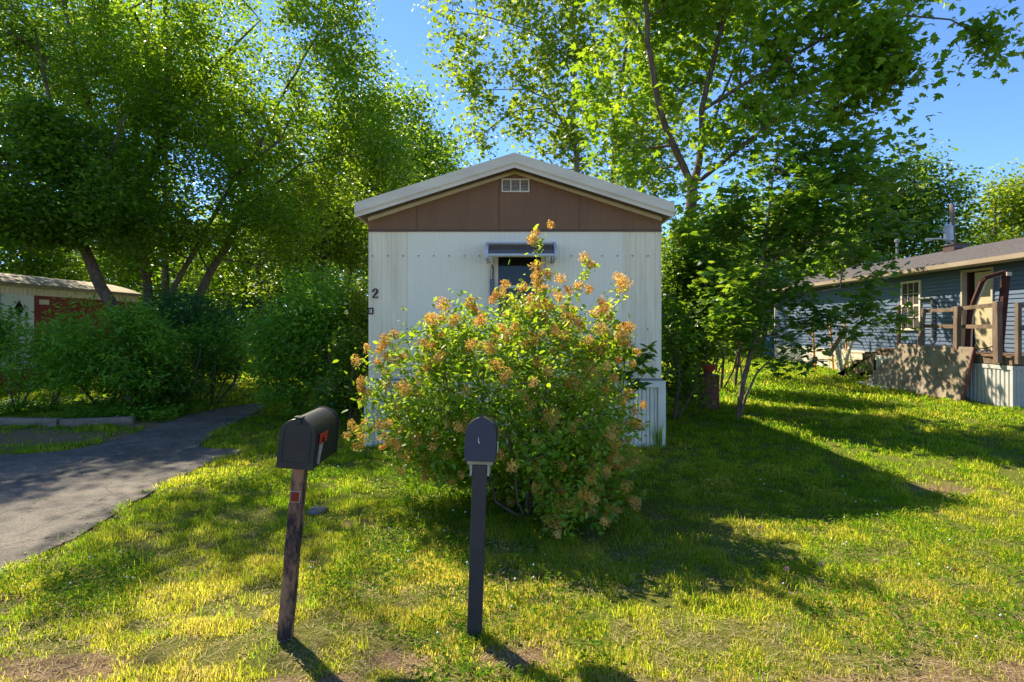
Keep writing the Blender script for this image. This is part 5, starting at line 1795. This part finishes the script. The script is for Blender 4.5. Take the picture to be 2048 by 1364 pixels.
# trees behind the blue house
for (px, d, bl, n, lab, sd, ml, sz) in (
        (1795, 31, [(1790, 400, 31, 110, 90, 2.4, 1), (1720, 440, 31, 90, 70, 2.2, .8), (1850, 380, 31, 80, 70, 2, .8), (1800, 480, 31, 120, 60, 2.4, .9), (1660, 480, 31, 80, 60, 2, .6), (1880, 450, 31, 60, 70, 1.8, .6)], 460, 'round dark tree behind the blue house roof left of the utility pole', 61, 'leaf_dark', .22),
        (1990, 33, [(1985, 400, 33, 75, 38, 1.8, .8), (2060, 420, 33, 90, 60, 2, .9), (1950, 460, 33, 60, 40, 1.6, .6), (2020, 480, 33, 90, 40, 2, .7), (2120, 380, 33, 100, 80, 2, .8)], 330, 'yellow green umbrella shaped tree at the right end of the blue house roof', 62, 'leaf_light', .20),
        (1640, 36, [(1640, 500, 36, 80, 70, 2.2, 1), (1580, 540, 36, 80, 70, 2.2, 1), (1690, 520, 36, 70, 50, 2, .8)], 260, 'light green tree low behind the far end of the blue house', 63, 'leaf_light', .24),
        (1530, 30, [(1530, 600, 30, 90, 60, 2, 1), (1470, 600, 30, 90, 80, 2, 1), (1600, 610, 30, 60, 50, 1.6, .7)], 260, 'dark bushy tree beyond the far corner of the blue house', 64, 'leaf_dark', .20)):
    q = base_of(px, d)
    top = at(px, bl[0][1], d)
    plant('background_tree', lab, 'tree', [([q, (q[0], q[1], q[2] + 2), tuple(top)], .18, .05)], bl, n, 44, .34 * d / 20, sz, 'kite', ml, 'bark', sd, group='trees behind the blue house', r_tip=.009, gap=.36, up=.4)


# hedge bushes on the left and shrubs by the drive
def bush(lab, stems, bl, n, per, sig, sz, leaf, ml, sd, group, minz=.3, gap=.25, up=.45):
    roots = []
    rg = random.Random(sd)
    for px, d in stems:
        q = base_of(px, d)
        for k in range(3):
            a = rg.uniform(0, 6.28)
            roots.append(([(q[0] + math.cos(a) * .1, q[1] + math.sin(a) * .1, q[2]), (q[0] + math.cos(a) * .3, q[1] + math.sin(a) * .3, q[2] + .6), (q[0] + math.cos(a) * .5, q[1] + math.sin(a) * .4, q[2] + rg.uniform(1, 1.5))], .028, .012))
    plant('hedge_bush', lab, 'bush', roots, bl, n, per, sig, sz, leaf, ml, 'twig', sd, group, r_tip=.0035, gap=gap, up=up, parts=('stems', 'foliage'), minz=minz)


HG = 'bushes of the hedge on the left'
bush('light green feathery hedge bush at the left edge of the picture', [(30, 11.4), (90, 11.6)], [(30, 695, 11.4, 110, 60, .9, 1), (-30, 650, 11.4, 60, 70, .8, .8), (165, 628, 11.3, 45, 35, .5, .4), (100, 720, 11.3, 80, 60, .8, .8), (110, 640, 11.8, 50, 40, .6, .4)], 320, 36, .15, .11, 'slim', 'leaf_hedge', 71, HG, .5)
bush('light green hedge bush with bright sunlit tip left of the driveway', [(200, 11.3), (280, 11.2)], [(220, 680, 11.2, 110, 70, .9, 1), (285, 720, 11.0, 70, 70, .8, .9), (180, 740, 11.0, 90, 60, .7, .7), (260, 640, 11.2, 60, 35, .5, .5), (310, 690, 11.0, 40, 50, .6, .5)], 380, 36, .15, .11, 'slim', 'leaf_hedge', 72, HG, .45)
bush('dark blue green bush behind the bright hedge', [(350, 13.2), (410, 13.2)], [(370, 660, 13.2, 90, 75, 1, 1), (440, 690, 13.0, 50, 90, .8, .9), (330, 640, 13.6, 60, 50, .8, .6), (395, 620, 13.2, 70, 40, .8, .6)], 300, 40, .17, .10, 'slim', 'leaf_blue', 73, HG, .3)
bush('olive green bush with bare lower stems at the end of the hedge', [(420, 12.5), (450, 12.6)], [(430, 710, 12.5, 52, 75, .7, 1), (455, 700, 12.6, 30, 70, .5, .6), (400, 760, 12.3, 50, 40, .6, .4)], 180, 46, .14, .07, 'kite', 'leaf_hedge', 74, HG, .35)
bush('low dark bush under the hedge beside the driveway', [(350, 11.4)], [(340, 770, 11.4, 70, 40, .6, 1), (280, 790, 11.2, 60, 30, .5, .6)], 120, 46, .14, .08, 'kite', 'leaf_dark', 75, HG, .1)
SG = 'shrubs at the left wall of the mobile home'
bush('big green shrub with feathery bright top between driveway and mobile home', [(600, 11.2), (660, 11)], [(600, 680, 11.2, 90, 90, 1, 1), (660, 640, 11.2, 75, 80, 1, 1), (560, 700, 11.4, 60, 80, .8, .8), (690, 700, 10.8, 45, 110, .7, .9), (640, 570, 11.4, 60, 40, .7, .5), (600, 770, 11, 90, 50, .8, .8)], 560, 38, .16, .11, 'slim', 'leaf_hedge', 76, SG, .1)
bush('dark shrub squeezed against the left wall of the mobile home', [(700, 9.8), (712, 10.4)], [(705, 740, 9.9, 30, 80, .6, 1), (690, 790, 9.8, 40, 40, .5, .7), (715, 640, 10.6, 22, 90, .5, .8)], 190, 46, .14, .075, 'kite', 'leaf_dark', 77, SG, .1)

# far wood that closes the view
rng = np.random.default_rng(90)
px = rng.uniform(-900, 2900, 1500)
dd = rng.uniform(42, 60, 1500)
cc = np.stack([(px - CX) / F * dd, dd, rng.uniform(.5, 1, 1500) * (6.5 + 7.0 * vnoise(px, px * 0, 1 / 190.))], 1)
cc = np.concatenate([cc, cc * [1, 1, .72], cc * [1, 1, .48], cc * [1, 1, .22]])
Pp, tn = clump(rng, cc, 22, .75)
tag(leaf_mesh('far_wood', Pp, .55, 'kite', M['leaf_dark'], None, rng, .4, tn), 'far belt of woodland closing the view behind the houses', 'woodland', None, 'stuff')
# low plants under the hedge
rng = np.random.default_rng(91)
n = 900
x, y = rng.uniform(-11.5, -6.0, n), rng.uniform(10.2, 12.2, n)
k = (vnoise(x, y, 1.2) > .38) & ~inside(x, y, DRIVE)
cc = np.stack([x, y, rng.uniform(.03, .2, n)], 1)[k]
Pp, tn = clump(rng, cc, 12, .10, .5)
tag(leaf_mesh('ground_cover', Pp, .07, 'oval', M['leaf_hedge'], None, rng, .7, tn), 'leafy ground cover under the hedge behind the timbers', 'ground cover', None, 'stuff')
# weeds by the steps
for (px, d, nn, lab, sd) in ((1728, 17.9, 26, 'leafy weed growing between the treads of the wooden steps', 1), (1708, 20.2, 22, 'tall weed growing by the orange ladder frames', 2), (1760, 16.6, 16, 'low weed at the upper corner of the leaning board', 3)):
    rg = np.random.default_rng(sd)
    q = np.array([(px - CX) / F * d, d, gb(d)])
    q[0] -= .35
    h = 1.2 if sd == 2 else .55
    tgs = q + np.stack([rg.normal(size=nn) * .16, rg.normal(size=nn) * .16, rg.uniform(.15, 1, nn) * h], 1)
    t = empty('weed', q, lab, 'weed', 'weeds around the steps')
    branch_mesh('stems', grow(rg, [([q - [0, 0, .05], q + [0, 0, h * .5]], .012, .006)], tgs, .003, .1, seg=.15), M['twig'], t)
    Pp, tn = clump(rg, tgs, 9, .07)
    leaf_mesh('foliage', Pp, .09, 'oval', M['leaf_hedge'], t, rg, .6, tn)

# scraps of dry leaf and bark along the driveway and under the bush
rng = np.random.default_rng(77)
n = 5200
x, y = rng.uniform(-7, 1.5, n), rng.uniform(3.3, 12, n)
e0 = inside(x, y, DRIVE)
edge = np.zeros(n, bool)
for dx, dy in ((.22, 0), (-.22, 0), (0, .22), (0, -.22)): edge |= inside(x + dx, y + dy, DRIVE) != e0
k = (edge & (rng.random(n) < .8)) | (e0 & (rng.random(n) < .10)) | ((np.hypot(x - .1, y - 5) < 1.2) & (rng.random(n) < .5))
x, y = x[k], y[k]
o = leaf_mesh('leaf_litter', np.stack([x, y, np.full(len(x), .012)], 1), .032, 'kite', M['thatch'], None, rng, .88)
tag(o, 'dry brown leaf scraps along the driveway edges and under the bush', 'leaf litter', None, 'stuff')
